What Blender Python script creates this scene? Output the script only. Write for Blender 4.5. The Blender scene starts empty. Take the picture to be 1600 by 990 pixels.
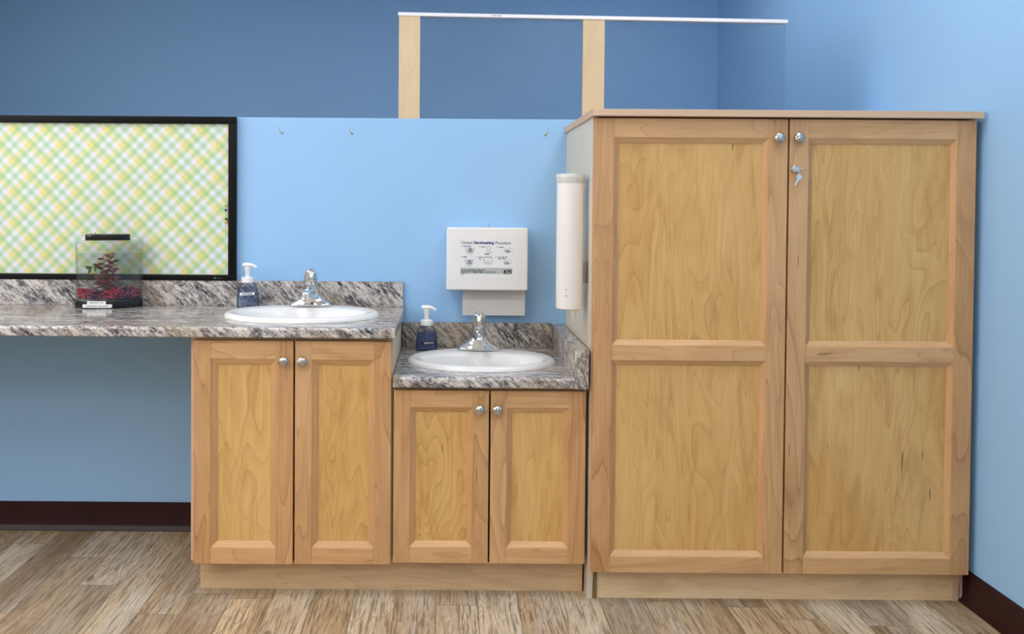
import bpy, bmesh, math, random
from math import sin, cos, pi, radians, sqrt
from mathutils import Vector, Matrix

# ------------------------------------------------------------------ camera, world, exposure
scene = bpy.context.scene
COL = scene.collection
cam_data = bpy.data.cameras.new('camera')
cam = bpy.data.objects.new('camera', cam_data)
COL.objects.link(cam)
_r = Vector((0.99997243, 0.00213036, 0.00711323))
_u = Vector((-0.00715289, 0.01922832, 0.99978953))
_f = Vector((-0.00199314, 0.99981285, -0.01924303))
cam.matrix_world = Matrix(((_r.x, _u.x, -_f.x, 0.0), (_r.y, _u.y, -_f.y, -3.30697), (_r.z, _u.z, -_f.z, 1.24785), (0, 0, 0, 1)))
cam_data.sensor_fit = 'HORIZONTAL'
cam_data.sensor_width = 36.0
cam_data.lens = 1357.44 / 1600 * 36
cam_data.shift_x = 107.44 / 1600
cam_data.shift_y = -146.95 / 1600
cam_data.clip_start = 0.05
scene.camera = cam

scene.view_settings.view_transform = 'Standard'
scene.view_settings.look = 'None'
scene.view_settings.gamma = 1
scene.view_settings.exposure = -0.43
scene.view_settings.use_curve_mapping = False
scene.cycles.max_bounces = 10
scene.cycles.diffuse_bounces = 5
scene.cycles.glossy_bounces = 4
scene.cycles.transmission_bounces = 8
scene.cycles.transparent_max_bounces = 16
scene.cycles.caustics_reflective = False
scene.cycles.caustics_refractive = False
scene.cycles.sample_clamp_indirect = 4.0

world = bpy.data.worlds.new('world')
scene.world = world
world.use_nodes = True
world.node_tree.nodes['Background'].inputs[0].default_value = (0.9, 0.95, 1.0, 1)
world.node_tree.nodes['Background'].inputs[1].default_value = 0.3

# ceiling troffers (x, y, strength); last row added to brighten the toe boards
LIGHT_SPOTS = [(-2.3, -1.1), (-0.75, -1.1), (0.95, -1.0), (-2.3, -2.7), (-0.75, -2.7), (0.80, -2.7), (-2.3, -4.4), (-0.75, -4.4), (0.80, -4.4)]
LIGHT_POWER = 9.6
REAR_POWER = 4.6
WINDOW_FILL = 9.0  # strength of the unseen added window panes
LIGHT_COLOR = (0.965, 0.975, 1.0)
CEIL = 2.75

# ------------------------------------------------------------------ helpers
def lin(r, g, b, a=1.0):
    def c(v):
        v /= 255.0
        return v / 12.92 if v <= 0.04045 else ((v + 0.055) / 1.055) ** 2.4
    return (c(r), c(g), c(b), a)

class NT:
    def __init__(s, name):
        s.m = bpy.data.materials.new(name)
        s.m.use_nodes = True
        s.t = s.m.node_tree
        s.b = s.t.nodes['Principled BSDF']
        s.out = s.t.nodes['Material Output']
    def n(s, kind, **kw):
        nd = s.t.nodes.new(kind)
        for k, v in kw.items():
            if hasattr(nd, k): setattr(nd, k, v)
            else: nd.inputs[k.replace('_', ' ')].default_value = v
        return nd
    def l(s, a, b): s.t.links.new(a, b)
    def math(s, op, a, b=None, clamp=False):
        nd = s.t.nodes.new('ShaderNodeMath'); nd.operation = op; nd.use_clamp = clamp
        for i, v in enumerate((a, b)):
            if v is None: continue
            if isinstance(v, (int, float)): nd.inputs[i].default_value = v
            else: s.l(v, nd.inputs[i])
        return nd.outputs[0]
    def mix(s, fac, a, b, mode='MIX'):
        nd = s.t.nodes.new('ShaderNodeMix'); nd.data_type = 'RGBA'; nd.blend_type = mode
        nd.clamp_factor = True
        for i, v in ((0, fac), (6, a), (7, b)):
            if isinstance(v, (int, float)): nd.inputs[i].default_value = v
            elif isinstance(v, tuple): nd.inputs[i].default_value = v
            else: s.l(v, nd.inputs[i])
        return nd.outputs[2]
    def ramp(s, fac, stops, interp='LINEAR'):
        nd = s.t.nodes.new('ShaderNodeValToRGB'); cr = nd.color_ramp; cr.interpolation = interp
        while len(cr.elements) < len(stops): cr.elements.new(0.5)
        for e, (p, c) in zip(cr.elements, stops):
            e.position = p; e.color = c if isinstance(c, tuple) else (c, c, c, 1)
        s.l(fac, nd.inputs[0])
        return nd.outputs[0]
    def coords(s, scale=(1, 1, 1), rot=(0, 0, 0), loc=(0, 0, 0), rand=0.0):
        # turned first, then stretched
        tc = s.t.nodes.new('ShaderNodeTexCoord')
        src = tc.outputs['Object']
        if rand:
            oi = s.t.nodes.new('ShaderNodeObjectInfo')
            vm = s.t.nodes.new('ShaderNodeVectorMath'); vm.operation = 'MULTIPLY_ADD'
            cb = s.t.nodes.new('ShaderNodeCombineXYZ')
            for i in range(3): s.l(oi.outputs['Random'], cb.inputs[i])
            s.l(cb.outputs[0], vm.inputs[0]); vm.inputs[1].default_value = (rand, rand * 1.7, rand * 0.6)
            s.l(src, vm.inputs[2]); src = vm.outputs[0]
        if any(rot):
            mr = s.t.nodes.new('ShaderNodeMapping'); mr.inputs['Rotation'].default_value = rot
            s.l(src, mr.inputs['Vector']); src = mr.outputs[0]
        mp = s.t.nodes.new('ShaderNodeMapping')
        mp.inputs['Location'].default_value = loc
        mp.inputs['Scale'].default_value = scale
        s.l(src, mp.inputs['Vector'])
        return mp.outputs[0]
    def noise(s, vec, scale=1.0, detail=2.0, rough=0.5, dist=0.0):
        nd = s.t.nodes.new('ShaderNodeTexNoise')
        s.l(vec, nd.inputs['Vector'])
        nd.inputs['Scale'].default_value = scale; nd.inputs['Detail'].default_value = detail
        nd.inputs['Roughness'].default_value = rough; nd.inputs['Distortion'].default_value = dist
        return nd.outputs['Fac']
    def bump(s, h, strength=0.2, dist=0.002):
        nd = s.t.nodes.new('ShaderNodeBump'); nd.inputs['Strength'].default_value = strength
        nd.inputs['Distance'].default_value = dist
        s.l(h, nd.inputs['Height']); s.l(nd.outputs[0], s.b.inputs['Normal'])

def plain(name, col, rough=0.5, metal=0.0, var=0.03, spec=0.5, coat=0.0, nscale=6.0):
    m = NT(name)
    v = m.noise(m.coords(), nscale, 3)
    d = tuple(c * (1 - var * 2) for c in col[:3]) + (1,)
    l = tuple(min(1, c * (1 + var * 2)) for c in col[:3]) + (1,)
    m.l(m.ramp(v, [(0.3, d), (0.7, l)]), m.b.inputs['Base Color'])
    m.b.inputs['Roughness'].default_value = rough
    m.b.inputs['Metallic'].default_value = metal
    m.b.inputs['Specular IOR Level'].default_value = spec
    m.b.inputs['Coat Weight'].default_value = coat
    return m.m

def wood(name, base, dark, light, grain='Z', seed=0.0, lines=0.35, mottle=0.35, flecks=0.5, rough=0.38, contours=9.0, fine_amt=0.2, wav=1.2):
    """pale maple: contour figure, fine pores, mottled light patches and little dark flecks"""
    m = NT(name)
    k = {'X': 0, 'Y': 1, 'Z': 2}[grain]
    def sc(across, along):
        v = [across] * 3; v[k] = along; return tuple(v)
    loc = (seed * 3.1, seed * 5.7, seed * 2.3)
    warp = m.noise(m.coords(sc(7.5, 1.25), loc=loc, rand=17.0), 1.0, 2.0, 0.45, 0.6)
    rings = m.math('FRACT', m.math('MULTIPLY', warp, contours))
    rline = m.ramp(rings, [(0.0, 0.0), (0.35, 0.1), (0.86, 0.45), (0.94, 1.0), (1.0, 0.0)])
    zone = m.ramp(m.noise(m.coords(sc(4, 1.0), loc=loc, rand=9.0), 1.0, 1.0), [(0.35, 0.25), (0.65, 1.0)])
    fine = m.noise(m.coords(sc(260, 5), loc=loc, rand=5.0), 1.0, 3.0, 0.6)
    patch = m.noise(m.coords(sc(16, 3.2), loc=loc, rand=13.0), 1.0, 3.0, 0.55, wav)
    big = m.noise(m.coords(sc(3, 1.2), loc=loc, rand=21.0), 1.0, 2.0)
    c = m.mix(m.ramp(big, [(0.3, 0.0), (0.7, 1.0)]), base, tuple(0.5 * (b + d) for b, d in zip(base, light)))
    c = m.mix(m.math('MULTIPLY', m.ramp(patch, [(0.5, 0.0), (0.75, 1.0)]), mottle), c, light)
    c = m.mix(m.math('MULTIPLY', m.ramp(patch, [(0.28, 1.0), (0.48, 0.0)]), mottle * 0.8), c, dark)
    c = m.mix(m.math('MULTIPLY', m.math('MULTIPLY', rline, zone), lines), c, dark)
    c = m.mix(m.math('MULTIPLY', m.ramp(fine, [(0.35, 1.0), (0.6, 0.0)]), fine_amt), c, dark)
    fl = m.noise(m.coords(sc(70, 7), loc=loc, rand=31.0), 1.0, 1.0)
    c = m.mix(m.math('MULTIPLY', m.ramp(fl, [(0.765, 0.0), (0.80, 1.0)]), flecks), c, tuple(d * 0.35 for d in dark[:3]) + (1,))
    m.l(c, m.b.inputs['Base Color'])
    m.b.inputs['Roughness'].default_value = rough
    m.bump(fine, 0.12, 0.0006)
    return m.m

def laminate(name, rot=(0, 0, 0), seed=0.0, rough=0.16, tint=(1, 1, 1), stretch=(1.0, 5.5, 5.5)):
    m = NT(name)
    loc = (seed, seed * 1.3, seed * 0.7)
    a = m.noise(m.coords(tuple(v * 5.2 for v in stretch), rot, loc), 1.0, 6.0, 0.68, 0.9)
    b = m.noise(m.coords(tuple(v * 2.1 for v in stretch), rot, (loc[0] + 4, loc[1], loc[2])), 1.0, 3.0, 0.6, 1.2)
    sp = m.noise(m.coords((150, 200, 200), rot, loc), 1.0, 4.0, 0.7)
    sp2 = m.noise(m.coords((60, 110, 110), rot, loc), 1.0, 3.0, 0.65)
    br = m.noise(m.coords((3, 6, 6), rot, (loc[0] + 9, loc[1], loc[2])), 1.0, 2.0)
    gr = m.noise(m.coords((26, 95, 95), rot, (loc[0] + 2, loc[1], loc[2])), 1.0, 4.0, 0.65, 0.4)
    a = m.math('ADD', m.math('MULTIPLY', a, 0.48), m.math('MULTIPLY', gr, 0.52))
    def T(c): return (c[0] * tint[0], c[1] * tint[1], c[2] * tint[2], 1)
    light = T(lin(216, 209, 202)); mid = T(lin(178, 173, 170)); grey = T(lin(118, 115, 117)); dark = T(lin(46, 44, 48))
    c = m.ramp(a, [(0.395, dark), (0.455, grey), (0.51, mid), (0.56, light), (0.75, light)])
    c = m.mix(m.math('MULTIPLY', m.ramp(b, [(0.56, 0.0), (0.66, 1.0)]), 0.55), c, grey)
    c = m.mix(m.math('MULTIPLY', m.ramp(br, [(0.5, 0.0), (0.62, 1.0)]), 0.45), c, T(lin(160, 138, 110)))
    c = m.mix(m.math('MULTIPLY', m.ramp(sp, [(0.38, 1.0), (0.46, 0.0)]), 0.8), c, dark)
    c = m.mix(m.math('MULTIPLY', m.ramp(sp2, [(0.55, 0.0), (0.64, 1.0)]), 0.55), c, light)
    m.l(c, m.b.inputs['Base Color'])
    m.b.inputs['Roughness'].default_value = rough
    return m.m

# ------------------------------------------------------------------ materials
def wall_paint(name, col, rough=0.55):
    m = NT(name)
    v = m.noise(m.coords(), 1.3, 2)
    c = m.mix(v, tuple(x * 0.97 for x in col[:3]) + (1,), tuple(min(1, x * 1.03) for x in col[:3]) + (1,))
    m.l(c, m.b.inputs['Base Color'])
    m.b.inputs['Roughness'].default_value = rough
    m.bump(m.noise(m.coords(), 260, 2), 0.10, 0.001)
    return m.m
M_BLUE = wall_paint('blue_wall_paint', lin(150, 194, 236))
M_CREAM = wall_paint('warm_grey_wall_paint', lin(206, 198, 186))
M_CEIL = wall_paint('white_ceiling_paint', lin(236, 234, 230), 0.8)
M_MAROON = plain('maroon_vinyl', lin(42, 11, 14), 0.35, var=0.05, spec=0.3)

FR = (lin(203, 155, 104), lin(150, 102, 60), lin(218, 176, 128))
RL = (lin(212, 166, 114), lin(164, 114, 70), lin(230, 190, 142))
PN = (lin(212, 165, 95), lin(172, 122, 60), lin(234, 196, 132))
M_STILE_A = wood('maple_stile', *FR, 'Z', 1.0, 0.8, 0.4, 0.6)
M_STILE_B = wood('maple_stile_lighter', *[tuple(min(1, v * k) for v, k in zip(c, (1.05, 1.07, 1.1, 1))) for c in FR], 'Z', 4.3, 0.8, 0.4, 0.6)
M_RAIL = wood('maple_rail', *RL, 'X', 2.0, 0.55, 0.4, 0.5)
M_MOLD_V = wood('maple_bead_upright', *FR, 'Z', 7.0, 0.3, 0.2, 0.2)
M_MOLD_H = wood('maple_bead_crossways', *RL, 'X', 8.0, 0.3, 0.2, 0.2)
M_PANEL = wood('maple_veneer_panel', *PN, 'Z', 3.0, 0.55, 0.52, 0.75, contours=16.0, fine_amt=0.14, wav=1.6)
M_PALE = wood('pale_maple_laminate', lin(216, 204, 182), lin(190, 176, 150), lin(228, 218, 200), 'Z', 5.0, 0.25, 0.2, 0.0, 0.35)
M_EDGE = plain('pinkish_edge_banding', lin(214, 184, 160), 0.45)
M_TOP = wood('tan_top_laminate', lin(214, 180, 148), lin(188, 152, 120), lin(224, 194, 164), 'X', 6.0, 0.15, 0.15, 0.0, 0.4)
M_TOE = wood('toe_board_maple', lin(222, 188, 146), lin(170, 132, 92), lin(236, 208, 168), 'X', 9.0, 0.4, 0.4, 0.5, 0.45)
M_TOE2 = wood('toe_board_paler_maple', lin(238, 206, 158), lin(190, 150, 102), lin(246, 222, 180), 'X', 12.0, 0.4, 0.4, 0.5, 0.45)
M_RAW = wood('raw_chipboard_edge', lin(158, 124, 80), lin(80, 56, 32), lin(180, 150, 104), 'Z', 10.0, 0.7, 0.6, 0.8, 0.8)
M_POST = wood('post_maple', lin(212, 190, 152), lin(188, 160, 116), lin(222, 202, 168), 'Z', 11.0, 0.25, 0.2, 0.15, 0.4)
M_INSIDE = plain('shaded_cabinet_inside', lin(58, 40, 30), 0.8)  # darkened so the gaps between doors look shaded

D2 = radians(28)
M_LAM_TOP = laminate('granite_pattern_top', (0, 0, radians(3)), 1.0, 0.13)
M_LAM_SPLASH = laminate('granite_pattern_splash', (0, radians(-42), 0), 3.0, 0.22, stretch=(1.6, 5.5, 5.5))
M_LAM_EDGE = laminate('granite_pattern_edge', (0, radians(-35), 0), 5.0, 0.2, stretch=(1.8, 5.5, 5.5))
M_LAM_SPLASH2 = laminate('granite_pattern_low_splash', (0, radians(-48), 0), 7.0, 0.25, stretch=(1.6, 5.5, 5.5), tint=(0.92, 0.9, 0.87))
M_LAM_SIDE = laminate('granite_pattern_side_splash', (0, radians(-72), 0), 8.0, 0.2, stretch=(1.4, 5.0, 5.0))

def floor_mat():
    m = NT('vinyl_plank_floor')
    PW, PL = 0.130, 1.05          # plank width and length, laid front to back with random end joints
    sx = m.t.nodes.new('ShaderNodeSeparateXYZ'); m.l(m.coords(loc=(0.02, 0, 0)), sx.inputs[0])
    u = m.math('DIVIDE', sx.outputs[0], PW); row = m.math('FLOOR', u)
    wn = m.t.nodes.new('ShaderNodeTexWhiteNoise'); wn.noise_dimensions = '1D'; m.l(row, wn.inputs['W'])
    v = m.math('ADD', m.math('DIVIDE', sx.outputs[1], PL), wn.outputs['Value']); col_ = m.math('FLOOR', v)
    wn2 = m.t.nodes.new('ShaderNodeTexWhiteNoise'); wn2.noise_dimensions = '2D'
    cb0 = m.t.nodes.new('ShaderNodeCombineXYZ'); m.l(row, cb0.inputs[0]); m.l(col_, cb0.inputs[1]); m.l(cb0.outputs[0], wn2.inputs['Vector'])
    t = wn2.outputs['Value']
    du = m.math('MULTIPLY', m.math('PINGPONG', u, 0.5), PW); dv = m.math('MULTIPLY', m.math('PINGPONG', v, 0.5), PL)
    joint = m.math('SUBTRACT', 1.0, m.math('MULTIPLY', m.math('MINIMUM', du, dv), 1 / 0.0024), True)
    tc = m.t.nodes.new('ShaderNodeTexCoord')
    def vec(scale, k):
        cb = m.t.nodes.new('ShaderNodeCombineXYZ')
        m.l(m.math('MULTIPLY', t, k), cb.inputs[0]); m.l(m.math('MULTIPLY', t, k * 1.7), cb.inputs[1]); m.l(m.math('MULTIPLY', t, k * 0.7), cb.inputs[2])
        vm = m.t.nodes.new('ShaderNodeVectorMath'); vm.operation = 'MULTIPLY_ADD'
        m.l(tc.outputs['Object'], vm.inputs[0]); vm.inputs[1].default_value = scale; m.l(cb.outputs[0], vm.inputs[2])
        return vm.outputs[0]
    fig = m.noise(vec((16, 1.9, 1), 40), 1.0, 2.5, 0.5, 1.0)
    rings = m.ramp(m.math('FRACT', m.math('MULTIPLY', fig, 11.0)), [(0.0, 0.0), (0.45, 0.15), (0.8, 0.8), (0.92, 1.0), (1.0, 0.0)])
    grain = m.noise(vec((120, 6, 1), 25), 1.0, 5.0, 0.7)
    pore = m.noise(vec((190, 14, 1), 15), 1.0, 3.0, 0.6)
    cloud = m.noise(vec((9, 1.6, 1), 33), 1.0, 4.0, 0.6)
    tone = m.ramp(t, [(0.0, lin(148, 120, 90)), (0.2, lin(214, 188, 150)), (0.4, lin(176, 150, 118)), (0.6, lin(214, 198, 172)), (0.8, lin(192, 162, 122)), (1.0, lin(168, 154, 136))])
    c = m.mix(m.math('MULTIPLY', m.ramp(cloud, [(0.50, 0.0), (0.66, 1.0)]), 0.6), tone, lin(206, 196, 180))
    c = m.mix(m.math('MULTIPLY', m.ramp(cloud, [(0.3, 1.0), (0.46, 0.0)]), 0.65), c, lin(142, 112, 80))
    c = m.mix(m.math('MULTIPLY', rings, 0.38), c, lin(118, 94, 70))
    c = m.mix(m.math('MULTIPLY', m.ramp(grain, [(0.38, 1.0), (0.52, 0.0)]), 0.7), c, lin(104, 80, 56))
    c = m.mix(m.math('MULTIPLY', m.ramp(pore, [(0.62, 0.0), (0.72, 1.0)]), 0.35), c, lin(222, 208, 184))
    c = m.mix(m.math('MULTIPLY', m.ramp(pore, [(0.26, 1.0), (0.34, 0.0)]), 0.8), c, lin(66, 50, 36))
    # knots
    vo = m.t.nodes.new('ShaderNodeTexVoronoi'); vo.feature = 'F1'
    m.l(vec((7, 3.0, 1), 12), vo.inputs['Vector']); vo.inputs['Scale'].default_value = 1.0
    kn = m.ramp(vo.outputs['Distance'], [(0.0, 1.0), (0.06, 0.9), (0.10, 0.0)])
    c = m.mix(m.math('MULTIPLY', kn, 0.7), c, lin(96, 70, 46))
    c = m.mix(m.math('MULTIPLY', joint, 0.75), c, lin(84, 66, 48))
    m.l(c, m.b.inputs['Base Color'])
    m.b.inputs['Roughness'].default_value = 0.42
    m.bump(grain, 0.15, 0.001)
    return m.m
M_FLOOR = floor_mat()

def gingham():
    m = NT('gingham_paper')
    P = 0.0842
    mp = m.coords((1, 1, 1))
    sx = m.t.nodes.new('ShaderNodeSeparateXYZ'); m.l(mp, sx.inputs[0])
    # yellow crossing sits at x=-1.3469 z=1.4692
    x = m.math('ADD', sx.outputs[0], 1.3469); z = m.math('ADD', sx.outputs[2], -1.4692)
    W = (0.86, 0.86, 0.90, 1); Y = (0.86, 0.80, 0.46, 1); G = (0.61, 0.76, 0.48, 1); G2 = (0.63, 0.77, 0.61, 1)
    stops = [(0.0, W), (0.2, Y), (0.4, G), (0.6, W), (0.8, G2)]
    cols = []
    for op in ('ADD', 'SUBTRACT'):
        s = m.math('MULTIPLY', m.math(op, x, z), 1 / (sqrt(2) * P))
        s = m.math('FRACT', m.math('ADD', s, 100.3))
        cols.append(m.ramp(s, stops, 'CONSTANT'))
    c = m.mix(1.0, cols[0], cols[1], 'MULTIPLY')
    c = m.mix(0.06, c, (0.9, 0.9, 0.92, 1))
    m.l(c, m.b.inputs['Base Color'])
    m.b.inputs['Roughness'].default_value = 0.45
    m.bump(m.noise(m.coords((1.5, 1, 1)), 9, 3, 0.6), 0.5, 0.012)
    return m.m
M_GING = gingham()
M_BLACK = plain('black_plastic_frame', lin(12, 11, 13), 0.45, spec=0.15)
M_BLACKGLOSS = plain('black_glossy_plastic', lin(14, 14, 16), 0.2)
M_CERAMIC = plain('white_ceramic', lin(230, 229, 228), 0.2, var=0.005, coat=0.15)
M_CHROME = plain('chrome', (0.78, 0.78, 0.79, 1), 0.09, 1.0, var=0.01)
M_DARKHOLE = plain('dark_aerator', lin(40, 40, 42), 0.4, 0.5)
M_BRKT = plain('dull_steel_bracket', (0.30, 0.29, 0.27, 1), 0.45, 0.8)
M_NICKEL = plain('brushed_nickel', (0.52, 0.50, 0.47, 1), 0.25, 1.0, var=0.03, nscale=40)
M_STEEL = plain('steel', (0.7, 0.7, 0.7, 1), 0.22, 1.0)
M_KEY = plain('shiny_key_metal', (0.9, 0.88, 0.86, 1), 0.32, 0.7)
M_BRASS = plain('brass', (0.42, 0.40, 0.22, 1), 0.3, 1.0)
M_WHITEPL = plain('white_plastic', lin(240, 239, 238), 0.28, var=0.006)
M_WHITECAB = plain('white_enamel', lin(232, 230, 231), 0.22, var=0.006)
M_CUP = plain('white_tube_plastic', lin(238, 235, 232), 0.22, var=0.006)
M_RAILW = plain('white_rail', lin(238, 238, 244), 0.35, var=0.01)
M_PAPER = plain('white_paper_towel', lin(212, 210, 208), 0.8, var=0.01)
M_CONE = plain('paper_cone', lin(238, 234, 230), 0.7, var=0.01)
M_STICKER = plain('sticker_paper', lin(228, 230, 233), 0.4, var=0.004)
M_BAND = plain('sticker_grey_band', lin(178, 184, 182), 0.4, var=0.01)
M_INK = plain('dark_ink', lin(40, 46, 62), 0.5)
M_INKBLUE = plain('navy_ink', lin(28, 52, 120), 0.5)
M_INKGREY = plain('grey_ink', lin(90, 98, 110), 0.5)
M_INKBLACK = plain('black_ink', lin(18, 18, 22), 0.5)
M_INKWHITE = plain('white_ink', lin(228, 228, 228), 0.5)
M_LABELW = plain('white_label_tape', lin(240, 240, 240), 0.4, var=0.005)
M_LABELB = plain('black_label_tape', lin(18, 18, 24), 0.35)
M_RED = plain('red_dot', lin(150, 20, 30), 0.3)
M_GREY = plain('grey_plastic', lin(110, 112, 110), 0.35)
M_PIN_Y = plain('yellow_pin', lin(205, 170, 30), 0.25)
M_PIN_G = plain('dark_green_pin', lin(16, 66, 40), 0.25)
M_PIN_W = plain('pale_pin', lin(190, 200, 205), 0.25)

def clear(name, tint, gloss=0.05, edge=0.5, rough=0.03, body=None, bodyfac=0.0):
    """thin clear plastic: tinted see-through sheet with a fresnel reflection"""
    m = NT(name)
    tr = m.t.nodes.new('ShaderNodeBsdfTransparent')
    v = m.noise(m.coords(), 8, 2)
    m.l(m.ramp(v, [(0.3, tuple(c * 0.985 for c in tint[:3]) + (1,)), (0.7, tint)]), tr.inputs[0])
    gl = m.t.nodes.new('ShaderNodeBsdfGlossy'); gl.inputs['Roughness'].default_value = rough
    lw = m.t.nodes.new('ShaderNodeLayerWeight'); lw.inputs['Blend'].default_value = edge
    f = m.math('ADD', m.math('MULTIPLY', lw.outputs['Fresnel'], 0.7), gloss, True)
    src = tr.outputs[0]
    if body:
        df = m.t.nodes.new('ShaderNodeBsdfDiffuse'); df.inputs[0].default_value = body
        mx0 = m.t.nodes.new('ShaderNodeMixShader'); mx0.inputs[0].default_value = bodyfac
        m.l(src, mx0.inputs[1]); m.l(df.outputs[0], mx0.inputs[2]); src = mx0.outputs[0]
    mx = m.t.nodes.new('ShaderNodeMixShader')
    m.l(f, mx.inputs[0]); m.l(src, mx.inputs[1]); m.l(gl.outputs[0], mx.inputs[2])
    m.l(mx.outputs[0], m.out.inputs['Surface'])
    return m.m
M_ACRYL = clear('clear_acrylic_sheet', (0.93, 0.95, 0.95, 1), 0.008, 0.2, 0.3)
M_TANK = clear('clear_tank_plastic', (0.985, 0.99, 0.987, 1), 0.012, 0.2)
M_WATER = clear('tank_water', (0.905, 0.92, 0.915, 1), 0.0, 0.05, body=lin(190, 200, 198), bodyfac=0.03)
M_BOTTLE = clear('clear_bottle_plastic', (0.95, 0.965, 0.985, 1), 0.02, 0.25)
M_SOAP = clear('blue_soap', (0.83, 0.88, 0.96, 1), 0.0, 0.1, body=lin(120, 150, 210), bodyfac=0.10)
M_SOAPD = clear('darker_blue_soap', (0.62, 0.70, 0.84, 1), 0.0, 0.1, body=lin(92, 120, 172), bodyfac=0.34)
M_CAP = clear('translucent_cap', (0.93, 0.94, 0.93, 1), 0.05, 0.3, body=lin(250, 250, 247), bodyfac=0.62)
M_TUBE = clear('dip_tube', (0.8, 0.86, 0.93, 1), 0.05, 0.4, body=lin(150, 170, 205), bodyfac=0.3)

def emit_mat(name='lamp_diffuser_light', power=LIGHT_POWER):
    m = NT(name)
    e = m.t.nodes.new('ShaderNodeEmission')
    v = m.noise(m.coords(), 30, 2)
    m.l(m.ramp(v, [(0.3, tuple(c * 0.98 for c in LIGHT_COLOR) + (1,)), (0.7, LIGHT_COLOR + (1,))]), e.inputs[0])
    e.inputs[1].default_value = power
    m.l(e.outputs[0], m.out.inputs['Surface'])
    return m.m
M_EMIT = emit_mat()
M_EMIT_DIM = emit_mat('added_lamp_diffuser_light', REAR_POWER)  # for the added panel behind the low wall
M_WINDOW_FILL = emit_mat('added_window_fill', WINDOW_FILL)  # glow of the added left-wall windows

# ------------------------------------------------------------------ mesh builder
class MB:
    def __init__(s):
        s.v = []; s.f = []; s.mi = []
        s.mats = []
    def slot(s, m):
        if m not in s.mats: s.mats.append(m)
        return s.mats.index(m)
    def add(s, vs, fs, m):
        o = len(s.v); k = s.slot(m)
        s.v += [tuple(v) for v in vs]
        s.f += [tuple(i + o for i in f) for f in fs]
        s.mi += [k] * len(fs)
        return s
    def addbm(s, bm, m, mat=None):
        if mat: bm.transform(mat)
        bm.verts.ensure_lookup_table()
        for i, v in enumerate(bm.verts): v.index = i
        s.add([v.co for v in bm.verts], [[v.index for v in f.verts] for f in bm.faces], m)
        bm.free(); return s
    def box(s, a, b, m, bev=0.0, seg=2, rot=None):
        bm = bmesh.new()
        bmesh.ops.create_cube(bm, size=1.0)
        c = [(a[i] + b[i]) / 2 for i in range(3)]; d = [abs(b[i] - a[i]) for i in range(3)]
        bmesh.ops.scale(bm, vec=d, verts=bm.verts)
        if bev: bmesh.ops.bevel(bm, geom=bm.edges[:], offset=bev, segments=seg, affect='EDGES', profile=0.6)
        mt = Matrix.Translation(c)
        if rot is not None: mt = mt @ rot
        return s.addbm(bm, m, mt)
    def extrude(s, prof, p0, p1, m, axis='X'):
        """closed profile swept along an axis; prof points are the other two axes"""
        n = len(prof); vs = []
        for t in (p0, p1):
            for a, b in prof:
                vs.append((t, a, b) if axis == 'X' else (a, t, b) if axis == 'Y' else (a, b, t))
        fs = [[i, (i + 1) % n, n + (i + 1) % n, n + i] for i in range(n)]
        fs += [list(range(n))[::-1], list(range(n, 2 * n))]
        return s.add(vs, fs, m)
    def loft(s, rings, m, cap0=True, cap1=True, closed=True):
        n = len(rings[0]); vs = [p for r in rings for p in r]; fs = []
        for k in range(len(rings) - 1):
            for i in range(n if closed else n - 1):
                j = (i + 1) % n
                fs.append([k * n + i, k * n + j, (k + 1) * n + j, (k + 1) * n + i])
        if cap0: fs.append(list(range(n))[::-1])
        if cap1: fs.append(list(range((len(rings) - 1) * n, len(rings) * n)))
        return s.add(vs, fs, m)
    def lathe(s, prof, m, c=(0, 0, 0), n=32, axis='Z', cap0=True, cap1=True, sx=1.0, sy=1.0):
        rings = []
        for r, h in prof:
            ring = []
            for i in range(n):
                a = 2 * pi * i / n; x = r * cos(a) * sx; y = r * sin(a) * sy
                if axis == 'Z': p = (x, y, h)
                elif axis == 'Y': p = (x, -h, y)       # points towards the room (-Y)
                else: p = (h, x, y)
                ring.append((p[0] + c[0], p[1] + c[1], p[2] + c[2]))
            rings.append(ring)
        return s.loft(rings, m, cap0, cap1)
    def tube(s, pts, rad, m, n=12, cap=True):
        pts = [Vector(p) for p in pts]
        if not isinstance(rad, (list, tuple)): rad = [rad] * len(pts)
        rings = []; up = None
        for i, p in enumerate(pts):
            t = (pts[min(i + 1, len(pts) - 1)] - pts[max(i - 1, 0)]).normalized()
            if up is None:
                up = Vector((0, 0, 1)) if abs(t.z) < 0.9 else Vector((1, 0, 0))
            x = t.cross(up).normalized(); up = x.cross(t).normalized()
            rings.append([p + (x * cos(2 * pi * k / n) + up * sin(2 * pi * k / n)) * rad[i] for k in range(n)])
        return s.loft(rings, m, cap, cap)
    def build(s, name, parent=None, smooth=40, loc=None):
        me = bpy.data.meshes.new(name)
        me.from_pydata(s.v, [], s.f); me.update()
        for m in s.mats: me.materials.append(m)
        me.polygons.foreach_set('material_index', s.mi)
        bm = bmesh.new(); bm.from_mesh(me); bmesh.ops.recalc_face_normals(bm, faces=bm.faces); bm.to_mesh(me); bm.free()
        if smooth:
            me.polygons.foreach_set('use_smooth', [True] * len(me.polygons))
            me.set_sharp_from_angle(angle=radians(smooth))
        me.update()
        o = bpy.data.objects.new(name, me); COL.objects.link(o)
        if parent: o.parent = parent
        if loc: o.location = loc
        return o

def thing(name, loc, label, cat, group=None, rz=0.0):
    o = bpy.data.objects.new(name, None); COL.objects.link(o)
    o.location = loc; o.rotation_euler = (0, 0, rz); o.empty_display_size = 0.05
    o['label'] = label; o['category'] = cat
    if group: o['group'] = group
    return o
def tag(o, label, cat, group=None, kind=None):
    o['label'] = label; o['category'] = cat
    if group: o['group'] = group
    if kind: o['kind'] = kind
    return o
def struct(o): o['kind'] = 'structure'; return o

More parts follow.
